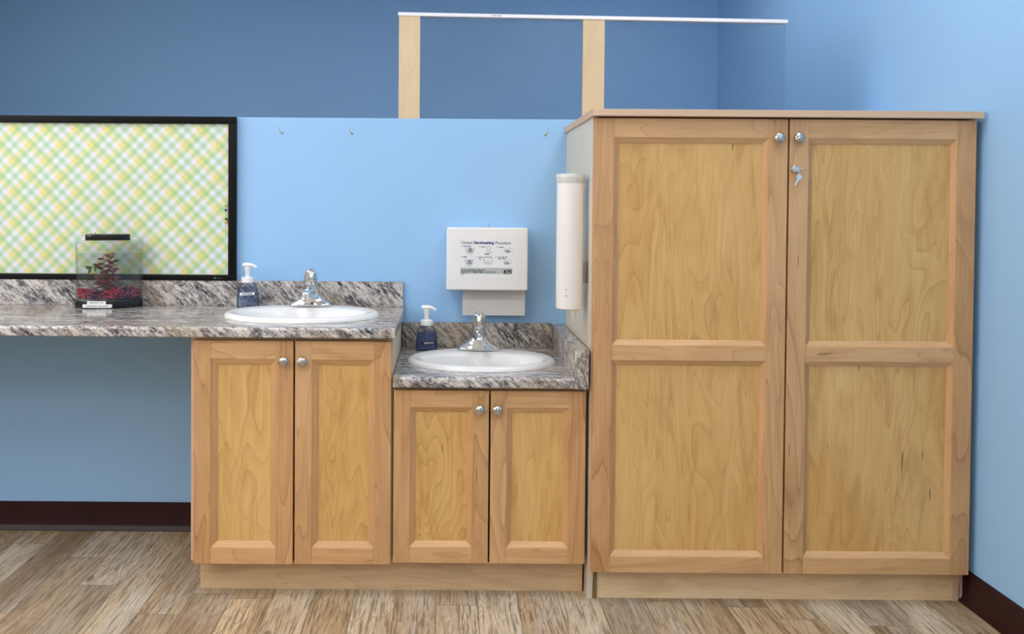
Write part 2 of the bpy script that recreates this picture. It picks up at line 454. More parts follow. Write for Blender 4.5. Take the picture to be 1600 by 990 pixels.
def arc(pts_n, a0, a1, r, c=(0, 0)):
    return [(c[0] + r * cos(radians(a0 + (a1 - a0) * i / pts_n)), c[1] + r * sin(radians(a0 + (a1 - a0) * i / pts_n))) for i in range(pts_n + 1)]

def text_geo(txt, size, bold=0.0, align='LEFT', squeeze=1.0):
    cu = bpy.data.curves.new('lettering', 'FONT'); cu.body = txt; cu.size = size; cu.align_x = align
    cu.offset = bold; cu.resolution_u = 3
    ob = bpy.data.objects.new('lettering', cu); COL.objects.link(ob)
    dg = bpy.context.evaluated_depsgraph_get()
    me = ob.evaluated_get(dg).to_mesh()
    vs = [(v.co.x * squeeze, v.co.y) for v in me.vertices]; fs = [list(p.vertices) for p in me.polygons]
    ob.evaluated_get(dg).to_mesh_clear()
    bpy.data.objects.remove(ob); bpy.data.curves.remove(cu)
    return vs, fs
def put_text(mb, txt, x, z, y, size, m, bold=0.0, align='LEFT', width=None, fn=None):
    vs, fs = text_geo(txt, size, bold, align)
    if not vs: return
    if width:
        w = max(v[0] for v in vs) - min(v[0] for v in vs); k = width / w
        vs = [(v[0] * k, v[1]) for v in vs]
    P = [(x + v[0], y, z + v[1]) for v in vs]
    if fn: P = [fn(p) for p in P]
    mb.add(P, fs, m)
def stroke(mb, pts, w, y, m):
    for (x0, z0), (x1, z1) in zip(pts[:-1], pts[1:]):
        d = Vector((x1 - x0, z1 - z0))
        if d.length < 1e-7: continue
        n = Vector((-d.y, d.x)).normalized() * w / 2; e = d.normalized() * w * 0.3
        mb.add([(x0 - e.x + n.x, y, z0 - e.y + n.y), (x0 - e.x - n.x, y, z0 - e.y - n.y), (x1 + e.x - n.x, y, z1 + e.y - n.y), (x1 + e.x + n.x, y, z1 + e.y + n.y)], [[0, 1, 2, 3]], m)

# ------------------------------------------------------------------ the room
XL, XR, YF, YB = -3.3, 1.667, -5.6, 2.05
PONY_Z = 1.580
PONY_T = 0.115
struct(MB().box((XL - 0.1, YF - 0.1, -0.1), (XR + 0.1, YB + 0.1, 0.0), M_FLOOR).build('floor', smooth=0))
struct(MB().box((XL - 0.1, YF - 0.1, CEIL), (XR + 0.1, YB + 0.1, CEIL + 0.1), M_CEIL).build('ceiling', smooth=0))
struct(MB().box((XR, YF - 0.1, 0), (XR + 0.1, YB + 0.1, CEIL), M_BLUE).build('wall_right', smooth=0))
struct(MB().box((XL - 0.1, YF - 0.1, 0), (XL, YB + 0.1, CEIL), M_CREAM).build('wall_left', smooth=0))
struct(MB().box((XL, YB, 0), (XR, YB + 0.1, CEIL), M_BLUE).build('wall_back', smooth=0))
struct(MB().box((XL, YF - 0.1, 0), (XR, YF, CEIL), M_CREAM).build('wall_front', smooth=0))
struct(MB().box((XL, 0, 0), (XR, PONY_T, PONY_Z), M_BLUE, 0.003).build('wall_middle', smooth=0))

def cove_base(x0, x1, axis, pos):
    h, t = 0.107, 0.006
    prof = [(0, 0), (0, h), (t, h - 0.003), (t, 0.022), (t + 0.004, 0.012), (t + 0.012, 0.005), (t + 0.013, 0)]
    mb = MB()
    if axis == 'X': mb.extrude([(pos - a, b) for a, b in prof], x0, x1, M_MAROON, 'X')
    else: mb.extrude([(pos - a, b) for a, b in prof], x0, x1, M_MAROON, 'Y')
    return mb
struct(cove_base(XL, -0.80, 'X', 0.0).build('baseboard_middle'))
struct(cove_base(YF, -0.001, 'Y', XR).build('baseboard_right'))

# ------------------------------------------------------------------ ceiling lights
def ceiling_light(x, y, label, m=M_EMIT):
    t = thing('ceiling_light', (x, y, CEIL), label, 'ceiling light', 'ceiling light panels')
    w, l = 0.30, 0.60
    f = MB()
    for a, b in (((-w, -l, -0.03), (-w + 0.03, l, 0)), ((w - 0.03, -l, -0.03), (w, l, 0)), ((-w + 0.03, -l, -0.03), (w - 0.03, -l + 0.03, 0)), ((-w + 0.03, l - 0.03, -0.03), (w - 0.03, l, 0))):
        f.box(a, b, M_WHITEPL, 0.003)
    f.build('frame', t)
    MB().box((-w + 0.03, -l + 0.03, -0.02), (w - 0.03, l - 0.03, -0.004), m).build('diffuser', t, 0)
names = ['%s row, %s' % (a, b) for a in ('front', 'second', 'added third') for b in ('nearest the left wall', 'middle', 'nearest the right wall')]
for (x, y), nm in zip(LIGHT_SPOTS, names):
    ceiling_light(x, y, 'white rectangular ceiling light panel, ' + nm)

ceiling_light(1.12, 0.55, 'added white rectangular ceiling light panel behind the low blue wall', M_EMIT_DIM)  # unseen dim panel, added to lift the far wall and right wall
# unseen windows, added high in the left wall to brighten the right wall
for k, (q0, q1) in enumerate(((-4.3, -2.8), (-2.3, -0.8))):
    wf = MB()
    z0, z1, x0, x1 = 1.55, 2.50, XL + 0.001, XL + 0.05
    for a, b in (((x0, q0 - 0.05, z0 - 0.05), (x1, q0, z1 + 0.05)), ((x0, q1, z0 - 0.05), (x1, q1 + 0.05, z1 + 0.05)), ((x0, q0, z0 - 0.05), (x1, q1, z0)), ((x0, q0, z1), (x1, q1, z1 + 0.05))):
        wf.box(a, b, M_WHITEPL, 0.002)
    wo = struct(wf.build('added_window_%d' % (k + 1), smooth=0))
    MB().box((x0, q0, z0), (x0 + 0.012, q1, z1), M_WINDOW_FILL).build('pane', wo, 0)

# ------------------------------------------------------------------ see-through screen above the low wall
scr = thing('partition_screen', (-0.18, 0.012, PONY_Z), 'clear acrylic screen with two maple posts and white top rail on low blue wall', 'partition')
RZ0, RZ1 = 1.9685 - PONY_Z, 1.950 - PONY_Z          # underside of the rail, left and right end
RX1 = 1.293 + 0.18
def railz(x): return RZ0 + (RZ1 - RZ0) * x / RX1
for x0, x1 in ((0.0005, 0.0805), (0.699, 0.7805)):
    MB().add([(x, y, z) for x in (x0, x1) for y in (-0.010, 0.010) for z in (0.0, railz(x))],
             [[0, 1, 3, 2], [4, 6, 7, 5], [0, 4, 5, 1], [2, 3, 7, 6], [0, 2, 6, 4], [1, 5, 7, 3]], M_POST).build('post', scr, 0)
rl = MB()
rl.add([(x, y, railz(x) + dz) for x in (-0.003, RX1) for y in (-0.014, 0.020) for dz in (0.0, 0.0125)],
       [[0, 1, 3, 2], [4, 6, 7, 5], [0, 4, 5, 1], [2, 3, 7, 6], [0, 2, 6, 4], [1, 5, 7, 3]], M_RAILW)
ro = rl.build('top_rail', scr, 0); ro['label'] = 'white top rail'
pm = MB()
for k, (px, w) in enumerate(((0.354, 0.006), (0.362, 0.004), (0.373, 0.003), (0.379, 0.003), (0.384, 0.003))):
    z = railz(px) + 0.005
    stroke(pm, [(px, z + 0.003), (px + w * 0.3, z), (px + w * 0.6, z + 0.003), (px + w, z - 0.001)], 0.0011, -0.0145, M_INKGREY)
po = pm.build('pencil_mark', ro, 0); po['label'] = 'faint grey pencil scribble'
pa = MB()
pa.add([(x, y, z) for x in (0.002, RX1 - 0.001) for y in (0.0105, 0.0155) for z in (0.0, railz(x) - 0.0005)],
       [[0, 1, 3, 2], [4, 6, 7, 5], [0, 4, 5, 1], [2, 3, 7, 6], [0, 2, 6, 4], [1, 5, 7, 3]], M_ACRYL)
pa.build('clear_panel', scr, 0)

# ------------------------------------------------------------------ bulletin board
BX0, BX1, BZ0, BZ1 = -2.30, -0.7915, 0.9605, 1.5795
bd = thing('bulletin_board', (0, 0, 0), 'black framed bulletin board covered in green and yellow gingham paper above counter', 'bulletin board')
f = MB()
fy0, fy1 = -0.024, -0.0005
f.box((BX0, fy0, BZ1 - 0.026), (BX1, fy1, BZ1), M_BLACK, 0.002)
f.box((BX0, fy0, BZ0), (BX1, fy1, BZ0 + 0.020), M_BLACK, 0.002)
f.box((BX1 - 0.029, fy0, BZ0 + 0.020), (BX1, fy1, BZ1 - 0.026), M_BLACK, 0.002)
f.box((BX0, fy0, BZ0 + 0.020), (BX0 + 0.029, fy1, BZ1 - 0.026), M_BLACK, 0.002)
fo = f.build('frame', bd)
MB().box((BX0 + 0.02, -0.008, BZ0 + 0.01), (BX1 - 0.02, -0.0008, BZ1 - 0.015), M_GREY).build('backing', bd, 0)
def sheet(x0, x1, z0, z1, y, seed, nx=60, nz=36):
    rnd = random.Random(seed); vs = []; fs = []
    ph = [rnd.uniform(0, 6) for _ in range(8)]
    for layer in (0, 1):
        for j in range(nz + 1):
            for i in range(nx + 1):
                x = x0 + (x1 - x0) * i / nx; z = z0 + (z1 - z0) * j / nz
                d = 0.0009 * sin(x * 16 + ph[0] + 2 * sin(z * 7 + ph[1])) + 0.0006 * sin(z * 22 + ph[2] + x * 5) + 0.0005 * sin((x + z) * 37 + ph[3])
                vs.append((x, y - abs(d) - (0.0004 if layer == 0 else 0.0), z))
    N = (nx + 1) * (nz + 1)
    for j in range(nz):
        for i in range(nx):
            a = j * (nx + 1) + i
            fs.append([a, a + 1, a + nx + 2, a + nx + 1])
            fs.append([N + a, N + a + nx + 1, N + a + nx + 2, N + a + 1])
    for i in range(nx):
        fs.append([i, N + i, N + i + 1, i + 1]); t = nz * (nx + 1) + i
        fs.append([t, t + 1, N + t + 1, N + t])
    for j in range(nz):
        a = j * (nx + 1); b = a + nx
        fs.append([a, a + nx + 1, N + a + nx + 1, N + a]); fs.append([b, N + b, N + b + nx + 1, b + nx + 1])
    return MB().add(vs, fs, M_GING)
sheet(BX0 + 0.03, -0.981, BZ0 + 0.021, BZ1 - 0.027, -0.0090, 3).build('paper_sheet', bd, 60)
sheet(-0.984, BX1 - 0.028, BZ0 + 0.021, BZ1 - 0.027, -0.0108, 5, 26).build('paper_sheet', bd, 60)
lg = MB()
lg.box((-0.8735, fy0 - 0.0003, BZ0 + 0.006), (-0.8655, fy0, BZ0 + 0.012), M_INKGREY)
put_text(lg, 'boards', -0.8635, BZ0 + 0.0065, fy0 - 0.0002, 0.007, M_INKGREY, 0.0, 'LEFT', 0.019)
lo = lg.build('maker_mark', fo, 0); lo['label'] = 'tiny grey maker mark'

def push_pin(x, z, m, label, cup, y=-0.0135):
    t = thing('push_pin', (x, y, z), label, 'push pin', 'push pins in the gingham board')
    MB().lathe([(0.0, 0.0102), (0.0030, 0.0098), (0.0046, 0.0085), (0.0046, 0.0070), (0.0030, 0.0055), (0.0026, 0.0025), (0.0042, 0.0008), (0.0042, 0.0)][::-1], m, n=16, axis='Y').build('head', t)
    MB().tube([(0, 0.0, 0), (0, 0.004, 0)], 0.0005, M_STEEL, 6).build('needle', t)
push_pin(-0.8295, 1.2442, M_PIN_Y, 'yellow push pin at right edge of gingham, topmost of four', 0)
push_pin(-0.8300, 1.2273, M_PIN_G, 'dark green push pin just below the topmost yellow pin', 0)
push_pin(-0.8285, 1.1934, M_PIN_G, 'dark green push pin just above the lowest yellow pin', 0)
push_pin(-0.8297, 1.1813, M_PIN_Y, 'yellow push pin at right edge of gingham, lowest of four', 0)
push_pin(-0.9675, 1.1148, M_PIN_W, 'small pale push pin beside the paper seam', 0)

# ------------------------------------------------------------------ wall hooks
def cup_hook(x, z, tilt, label):
    t = thing('wall_hook', (x, 0, z), label, 'hook', 'small hooks on the blue wall')
    MB().lathe([(0.0045, 0.0), (0.0045, 0.0012), (0.0022, 0.0022), (0.0, 0.0024)], M_BRASS, n=16, axis='Y').build('flange', t)
    s = tilt
    MB().tube([(0, -0.001, 0), (0, -0.010, 0), (s * 0.002, -0.016, 0.0005), (s * 0.005, -0.020, 0.004), (s * 0.007, -0.021, 0.010), (s * 0.0075, -0.021, 0.019), (s * 0.007, -0.0205, 0.024)], [0.0012, 0.0012, 0.0012, 0.0012, 0.0012, 0.0011, 0.0008], M_BRASS, 8).build('shank', t)
cup_hook(-0.6215, 1.5225, -1, 'small brass hook on blue wall, nearest the bulletin board')
cup_hook(-0.3562, 1.5215, -1, 'small brass hook on blue wall, midway below left post')
cup_hook(0.3795, 1.5215, 1, 'small brass hook on blue wall, beside the tall cabinet')

# ------------------------------------------------------------------ doors
def door(parent, name, x0, x1, z0, z1, yf, stile, rails, mold, knob, seed, lock=None, th=0.020, flip=False):
    """rails: list of (zlo, zhi) of the rails bottom to top, without the moulding"""
    d = MB(); g = 0.0008
    yb = yf + th
    sa, sb = (M_STILE_A, M_STILE_B) if not flip else (M_STILE_B, M_STILE_A)
    d.box((x0, yf, z0), (x0 + stile, yb, z1), sa, 0.0014)
    d.box((x1 - stile, yf, z0), (x1, yb, z1), sb, 0.0014)
    for lo, hi in rails:
        d.box((x0 + stile, yf + 0.0002, lo), (x1 - stile, yb, hi), M_RAIL, 0.0008, 1)
    panels = []
    for (a, b), (c, e) in zip(rails[:-1], rails[1:]):
        ox0, ox1, oz0, oz1 = x0 + stile, x1 - stile, b, c
        ix0, ix1, iz0, iz1 = ox0 + mold, ox1 - mold, oz0 + mold, oz1 - mold
        y1, y2, y3 = yf + 0.0026, yf + 0.0122, yf + 0.0162
        s = 0.0012
        def ringp(x0_, x1_, z0_, z1_, y): return [(x0_, y, z0_), (x1_, y, z0_), (x1_, y, z1_), (x0_, y, z1_)]
        R = [ringp(ox0, ox1, oz0, oz1, y1), ringp(ox0 + s, ox1 - s, oz0 + s, oz1 - s, y1), ringp(ix0, ix1, iz0, iz1, y2), ringp(ix0, ix1, iz0, iz1, y3)]
        for k in range(3):
            for i in range(4):
                j = (i + 1) % 4
                d.add([R[k][i], R[k][j], R[k + 1][j], R[k + 1][i]], [[0, 1, 2, 3]], M_MOLD_H if i in (0, 2) else M_MOLD_V)
        panels.append((ix0, ix1, iz0, iz1, yf + 0.0142))
    do = d.build(name, parent, 0)
    for ix0, ix1, iz0, iz1, y in panels:
        MB().box((ix0 - 0.0005, y, iz0 - 0.0005), (ix1 + 0.0005, y + 0.005, iz1 + 0.0005), M_PANEL).build('panel', do, 0)
    kx, kz, tw = knob
    knob_part(do, kx, yf, kz, tw)
    return do

def knob_part(parent, x, y, z, twist):
    mb = MB()
    mb.lathe([(0.0075, 0.0), (0.0065, 0.002), (0.0055, 0.010), (0.0070, 0.013)], M_NICKEL, (x, y, z), 24, 'Y', True, False)
    # mushroom head with parallel ridges across the dome
    n, rr = 48, 14
    prof = [(0.0070, 0.013), (0.0150, 0.0148), (0.0163, 0.0170), (0.0160, 0.0195)]
    rings = []
    for r, h in prof:
        rings.append([(x + r * cos(2 * pi * i / n), y - h, z + r * sin(2 * pi * i / n)) for i in range(n)])
    for k in range(1, rr):
        r = 0.0160 * cos(k / rr * pi / 2); hh = 0.0195 + 0.0085 * sin(k / rr * pi / 2)
        ring = []
        for i in range(n):
            a = 2 * pi * i / n
            px, pz = r * cos(a), r * sin(a)
            q = px * cos(twist) + pz * sin(twist)
            dh = -0.0011 * (0.5 + 0.5 * cos(q / 0.0085 * 2 * pi + pi)) ** 2 * min(1, k / 4)
            ring.append((x + px, y - hh - dh, z + pz))
        rings.append(ring)
    mb.loft(rings, M_NICKEL, False, True)
    return mb.build('knob', parent, 30)

# ------------------------------------------------------------------ base cabinet (left, adult height)
TK = 0.112
cab = thing('base_cabinet', (0, 0, 0), 'taller two-door maple sink cabinet under the long counter', 'cabinet')
c = MB()
CX0, CX1, CY, CT = -0.8045, -0.1625, -0.553, 0.8315
c.box((CX0, CY, TK), (CX0 + 0.018, -0.0005, CT), M_EDGE)
c.box((CX1 - 0.018, CY, TK), (CX1, -0.0005, CT), M_PALE)
c.box((CX0 + 0.018, CY, TK), (CX1 - 0.018, -0.014, TK + 0.016), M_INSIDE)
c.box((CX0 + 0.018, CY, CT - 0.03), (CX1 - 0.018, CY + 0.018, CT), M_TOE)
c.box((CX0 + 0.018, -0.008, TK), (CX1 - 0.018, -0.0005, CT), M_INSIDE)
c.build('carcass', cab, 0)
K1, K2 = 0.0540, 0.0185
door(cab, 'door', -0.7905, -0.4757, 0.1095, 0.8195, -0.575, K1, [(0.1095, 0.1605), (0.7605, 0.8195)], K2, (-0.5038, 0.7559, 0.0), 1)
door(cab, 'door', -0.4700, -0.1660, 0.1110, 0.8195, -0.575, K1, [(0.1110, 0.1620), (0.7605, 0.8195)], K2, (-0.4457, 0.7563, 0.8), 2, flip=True)

# low cabinet (child height)
lc = thing('base_cabinet', (0, 0, 0), 'shorter two-door maple sink cabinet beside the tall cupboard', 'cabinet')
c = MB()
LX0, LX1, LT = -0.1600, 0.4535, 0.6785
c.box((LX0, CY, TK + 0.002), (LX0 + 0.018, -0.0005, LT), M_PALE)
c.box((LX1 - 0.018, CY, TK + 0.002), (LX1, -0.0005, LT), M_PALE)
c.box((LX0 + 0.018, CY, TK + 0.002), (LX1 - 0.018, -0.014, TK + 0.018), M_INSIDE)
c.box((LX0 + 0.018, CY, LT - 0.03), (LX1 - 0.018, CY + 0.018, LT), M_TOE)
c.box((LX0 + 0.018, -0.008, TK + 0.002), (LX1 - 0.018, -0.0005, LT), M_INSIDE)
c.build('carcass', lc, 0)
door(lc, 'door', -0.1572, 0.1432, 0.1175, 0.6665, -0.575, K1 - 0.002, [(0.1175, 0.1680), (0.6125, 0.6665)], K2 - 0.002, (0.1138, 0.6078, 0.1), 3)
door(lc, 'door', 0.1487, 0.4480, 0.1175, 0.6665, -0.575, K1 - 0.002, [(0.1175, 0.1680), (0.6125, 0.6665)], K2 - 0.002, (0.1699, 0.6082, -0.25), 4, flip=True)

# shared toe board under the two sink cabinets
tb = MB()
tb.box((-0.788, -0.505, 0.0), (0.4545, -0.487, TK - 0.001), M_TOE, 0.001)
tb.box((-0.786, -0.487, 0.0), (-0.770, -0.02, TK - 0.001), M_EDGE)
tag(tb.build('toe_board', smooth=0), 'long pale maple toe board under both sink cabinets', 'plinth')

# ------------------------------------------------------------------ tall cupboard
tc = thing('tall_cupboard', (0, 0, 0), 'tall wide maple cupboard with two panelled doors and a lock', 'cupboard')
TX0, TX1, TZ = 0.4605, 1.6450, 1.5290
TY = -0.588
sp = MB()   # left side, with the toe notch cut out at the foot
notch = [(TY, 0.106), (TY, TZ), (-0.0005, TZ), (-0.0005, 0.0), (-0.553, 0.0), (-0.556, 0.03), (-0.566, 0.08), (-0.572, 0.106)]
sp.extrude(notch, TX0, TX0 + 0.018, M_PALE, 'X')
so = sp.build('side_panel', tc, 0); so['label'] = 'pale laminate side panel'
MB().extrude([(TY, 0.106), (TY, TZ), (-0.0005, TZ), (-0.0005, 0.0), (-0.553, 0.0), (-0.556, 0.03), (-0.566, 0.08), (-0.572, 0.106)], TX1 - 0.018, TX1, M_EDGE, 'X').build('side_panel', tc, 0)
c = MB()
c.box((TX0 + 0.018, TY, 0.106), (TX1 - 0.018, -0.01, 0.124), M_INSIDE)
c.box((TX0 + 0.018, TY, TZ - 0.018), (TX1 - 0.018, -0.01, TZ), M_INSIDE)
c.box((TX0 + 0.018, -0.01, 0.106), (TX1 - 0.018, -0.0005, TZ), M_INSIDE)
c.build('carcass', tc, 0)
e = MB(); e.box((TX0 + 0.0, TY - 0.0006, 0.108), (TX0 + 0.018, TY - 0.0001, TZ - 0.001), M_EDGE); e.build('edge_strip', tc, 0)
MB().box((0.4515, -0.632, TZ), (1.6535, -0.0005, 1.5500), M_TOP, 0.0012).build('top_board', tc, 0)
K3, K4 = 0.0585, 0.0160
TD0, TD1 = 0.1070, 1.5245
RT = [(TD0, 0.1580), (0.7720, 0.8195), (1.4650, TD1)]
door(tc, 'door', 0.4640, 1.0605, TD0, TD1, -0.610, K3, RT, K4, (1.0283, 1.4655, 2.6), 5)
dr = door(tc, 'door', 1.0665, 1.6440, TD0, TD1, -0.610, K3, RT, K4, (1.0893, 1.4659, -1.1), 6, flip=True)
lk = MB()
lk.lathe([(0.0125, 0.0), (0.0125, 0.003), (0.0110, 0.005), (0.0105, 0.0085), (0.0095, 0.0095), (0.0, 0.0095)], M_CHROME, (1.0825, -0.610, 1.3705), 28, 'Y')
lk.build('lock', dr, 35)
MB().box((0.483, -0.552, 0.0), (1.649, -0.536, 0.1055), M_TOE2, 0.001).build('toe_board', tc, 0)
MB().box((0.4790, -0.556, 0.0), (0.4925, -0.5525, 0.1045), M_RAW).build('raw_edge', tc, 0)
MB().box((1.652, -0.553, 0.0), (1.6595, -0.536, 0.1055), M_EDGE).build('scribe_strip', tc, 0)

# keys: one in the lock, one hanging from the ring
ky = thing('key_ring', (1.0825, -0.6195, 1.3705), 'steel key ring with two keys hanging from the cupboard lock', 'keys')
def key_mesh(mb, m, th=0.0018):
    # bow up at origin, blade down
    prof = [(-0.0085, -0.001), (-0.0092, -0.006), (-0.0080, -0.012), (-0.0040, -0.0155), (-0.0030, -0.017), (-0.0030, -0.036), (-0.0010, -0.039), (0.0020, -0.037),
            (0.0030, -0.034), (0.0018, -0.032), (0.0030, -0.029), (0.0018, -0.027), (0.0030, -0.024), (0.0030, -0.017), (0.0040, -0.0155), (0.0080, -0.012), (0.0092, -0.006), (0.0085, -0.001), (0.0050, 0.0005), (-0.0050, 0.0005)]
    n = len(prof)
    vs = [(x, -th / 2, z) for x, z in prof] + [(x, th / 2, z) for x, z in prof]
    mb.add(vs, [list(range(n)), list(range(n, 2 * n))[::-1]] + [[i, (i + 1) % n, n + (i + 1) % n, n + i] for i in range(n)], m)
ring = MB(); R_ = 0.0085
ring.tube([(0.0065 + R_ * 0.35 * sin(a), -0.013 + R_ * 0.3 * sin(a), -0.0135 + R_ * cos(a)) for a in [2 * pi * i / 24 for i in range(25)]], 0.0009, M_STEEL, 8, False)
ring.build('ring', ky, 60)
# key turned sideways inside the lock: seen on its edge
kb = MB(); kb.box((-0.001, -0.016, -0.0011), (0.0165, -0.002, 0.0011), M_KEY, 0.0006, 2, Matrix.Rotation(radians(-8), 4, 'Y'))
kb.box((-0.003, -0.004, -0.001), (0.003, 0.0, 0.001), M_KEY)
kb.build('key', ky, 40)
k2 = MB(); key_mesh(k2, M_KEY)
o = k2.build('key', ky, 40); o.location = (0.0062, -0.0165, -0.0195); o.rotation_euler = (radians(4), radians(24), radians(8)); o.scale = (0.92, 1, 0.92)
k3 = MB(); key_mesh(k3, M_STEEL)
o = k3.build('key', ky, 40); o.location = (0.0085, -0.010, -0.0195); o.rotation_euler = (radians(2), radians(-8), radians(70)); o.scale = (0.7, 1, 0.8)

# ------------------------------------------------------------------ worktops
def ellipse(cx, cy, a, b, n, off=0.0):
    return [(cx + a * cos(2 * pi * i / n + off), cy + b * sin(2 * pi * i / n + off)) for i in range(n)]
def holed_slab(mb, x0, x1, y0, y1, z0, z1, cx, cy, a, b, m):
    """rectangular slab with an elliptical opening"""
    angs = sorted([2 * pi * i / 72 for i in range(72)] + [math.atan2(y - cy, x - cx) % (2 * pi) for x in (x0, x1) for y in (y0, y1)])
    outer, inner = [], []
    for t in angs:
        dx, dy = cos(t), sin(t)
        k = min([(x1 - cx) / dx if dx > 1e-9 else 1e9, (x0 - cx) / dx if dx < -1e-9 else 1e9, (y1 - cy) / dy if dy > 1e-9 else 1e9, (y0 - cy) / dy if dy < -1e-9 else 1e9])
        outer.append((cx + dx * k, cy + dy * k))
        r = 1 / sqrt((dx / a) ** 2 + (dy / b) ** 2)
        inner.append((cx + dx * r, cy + dy * r))
    n = len(angs)
    vs = [(x, y, z1) for x, y in outer] + [(x, y, z1) for x, y in inner] + [(x, y, z0) for x, y in outer] + [(x, y, z0) for x, y in inner]
    fs = []
    for i in range(n):
        j = (i + 1) % n
        fs += [[i, j, n + j, n + i], [2 * n + i, 3 * n + i, 3 * n + j, 2 * n + j], [i, 2 * n + i, 2 * n + j, j], [n + i, n + j, 3 * n + j, 3 * n + i]]
    mb.add(vs, fs, m)
def nose(x0, x1, yf, yb, z0, z1, r=0.009):
    p = [(yb, z0), (yf + 0.003, z0), (yf, z0 + 0.003)] + [(yf + r + r * cos(radians(a)), z1 - r + r * sin(radians(a))) for a in range(180, 89, -15)] + [(yb, z1)]
    return p

WT = thing('countertop', (0, 0, 0), 'long speckled grey granite-look countertop with backsplash at adult height', 'countertop')
t = MB()
A1X, A1Y, A1A, A1B = -0.494, -0.297, 0.268, 0.210
t.box((XL, -0.57, 0.832), (-0.80, -0.0005, 0.864), M_LAM_TOP)
holed_slab(t, -0.80, -0.1525, -0.57, -0.0005, 0.832, 0.864, A1X, A1Y, A1A - 0.012, A1B - 0.012, M_LAM_TOP)
to = t.build('worktop', WT, 0)
t = MB(); t.extrude(nose(0, 0, -0.600, -0.5701, 0.832, 0.864), XL, -0.1525, M_LAM_EDGE, 'X'); t.build('front_edge', WT, 30)
t = MB(); t.box((XL, -0.0195, 0.8642), (-0.1575, -0.0005, 0.9595), M_LAM_SPLASH, 0.0015); t.build('backsplash', WT, 30)

WL = thing('countertop', (0, 0, 0), 'short low speckled grey granite-look countertop with back and side splash', 'countertop')
t = MB()
A2X, A2Y, A2A, A2B = 0.1290, -0.315, 0.255, 0.200
holed_slab(t, -0.1590, 0.4100, -0.57, -0.0005, 0.6795, 0.712, A2X, A2Y, A2A - 0.012, A2B - 0.012, M_LAM_TOP)
t.build('worktop', WL, 0)
t = MB(); t.extrude(nose(0, 0, -0.600, -0.5701, 0.6795, 0.712), -0.1590, 0.4100, M_LAM_EDGE, 'X'); t.build('front_edge', WL, 30)
t = MB(); t.box((-0.1590, -0.0195, 0.7122), (0.4100, -0.0005, 0.8060), M_LAM_SPLASH2, 0.0015); t.build('backsplash', WL, 30)
t = MB(); t.box((0.4102, -0.602, 0.6795), (0.4530, -0.0005, 0.8020), M_LAM_SIDE, 0.0015)
t.build('side_splash', WL, 30)

# ------------------------------------------------------------------ sinks
def sink(name_label, cx, cy, z, a, b):
    root = thing('sink', (cx, cy, z), name_label, 'sink')
    mb = MB(); n = 72
    spec = [  # da, db, shift y, height
        (0.000, 0.000, 0.000, 0.0005), (-0.001, -0.001, 0, 0.006), (-0.005, -0.005, 0, 0.0125), (-0.013, -0.013, 0, 0.0165), (-0.024, -0.022, -0.002, 0.0165), (-0.032, -0.034, -0.008, 0.0150),
        (-0.038, -0.052, -0.019, 0.0135), (-0.045, -0.061, -0.022, 0.0095), (-0.050, -0.066, -0.023, 0.000), (-0.056, -0.072, -0.023, -0.025), (-0.075, -0.086, -0.022, -0.070), (-0.115, -0.105, -0.020, -0.105), (-0.165, -0.130, -0.018, -0.122), (a * -1 + 0.024, b * -1 + 0.024, -0.018, -0.128)]
    rings = []
    for da, db, sy, h in spec:
        rings.append([(x, y + sy, h) for x, y in ellipse(0, 0, a + da, b + db, n)])
    # underside
    under = [(a - 0.145, b - 0.125, -0.018, -0.138), (a - 0.06, b - 0.075, -0.022, -0.075), (a - 0.035, b - 0.045, -0.015, -0.005), (a - 0.016, b - 0.016, 0, 0.0005)]
    mb.loft(rings, M_CERAMIC, False, True)
    mb.loft([[(x, y + sy, h) for x, y in ellipse(0, 0, aa, bb, n)] for aa, bb, sy, h in under] + [rings[0]], M_CERAMIC, True, False)
    mb.build('basin', root, 60)
    MB().lathe([(0.0225, -0.1278), (0.0225, -0.1255), (0.016, -0.1245), (0.006, -0.1262), (0.0, -0.1262)], M_CHROME, (0, -0.018, 0), 24).build('drain', root)
sink('large oval white sink set in the long counter', A1X, A1Y, 0.864, A1A, A1B)
sink('oval white sink set in the short low counter', A2X, A2Y, 0.712, A2A, A2B)

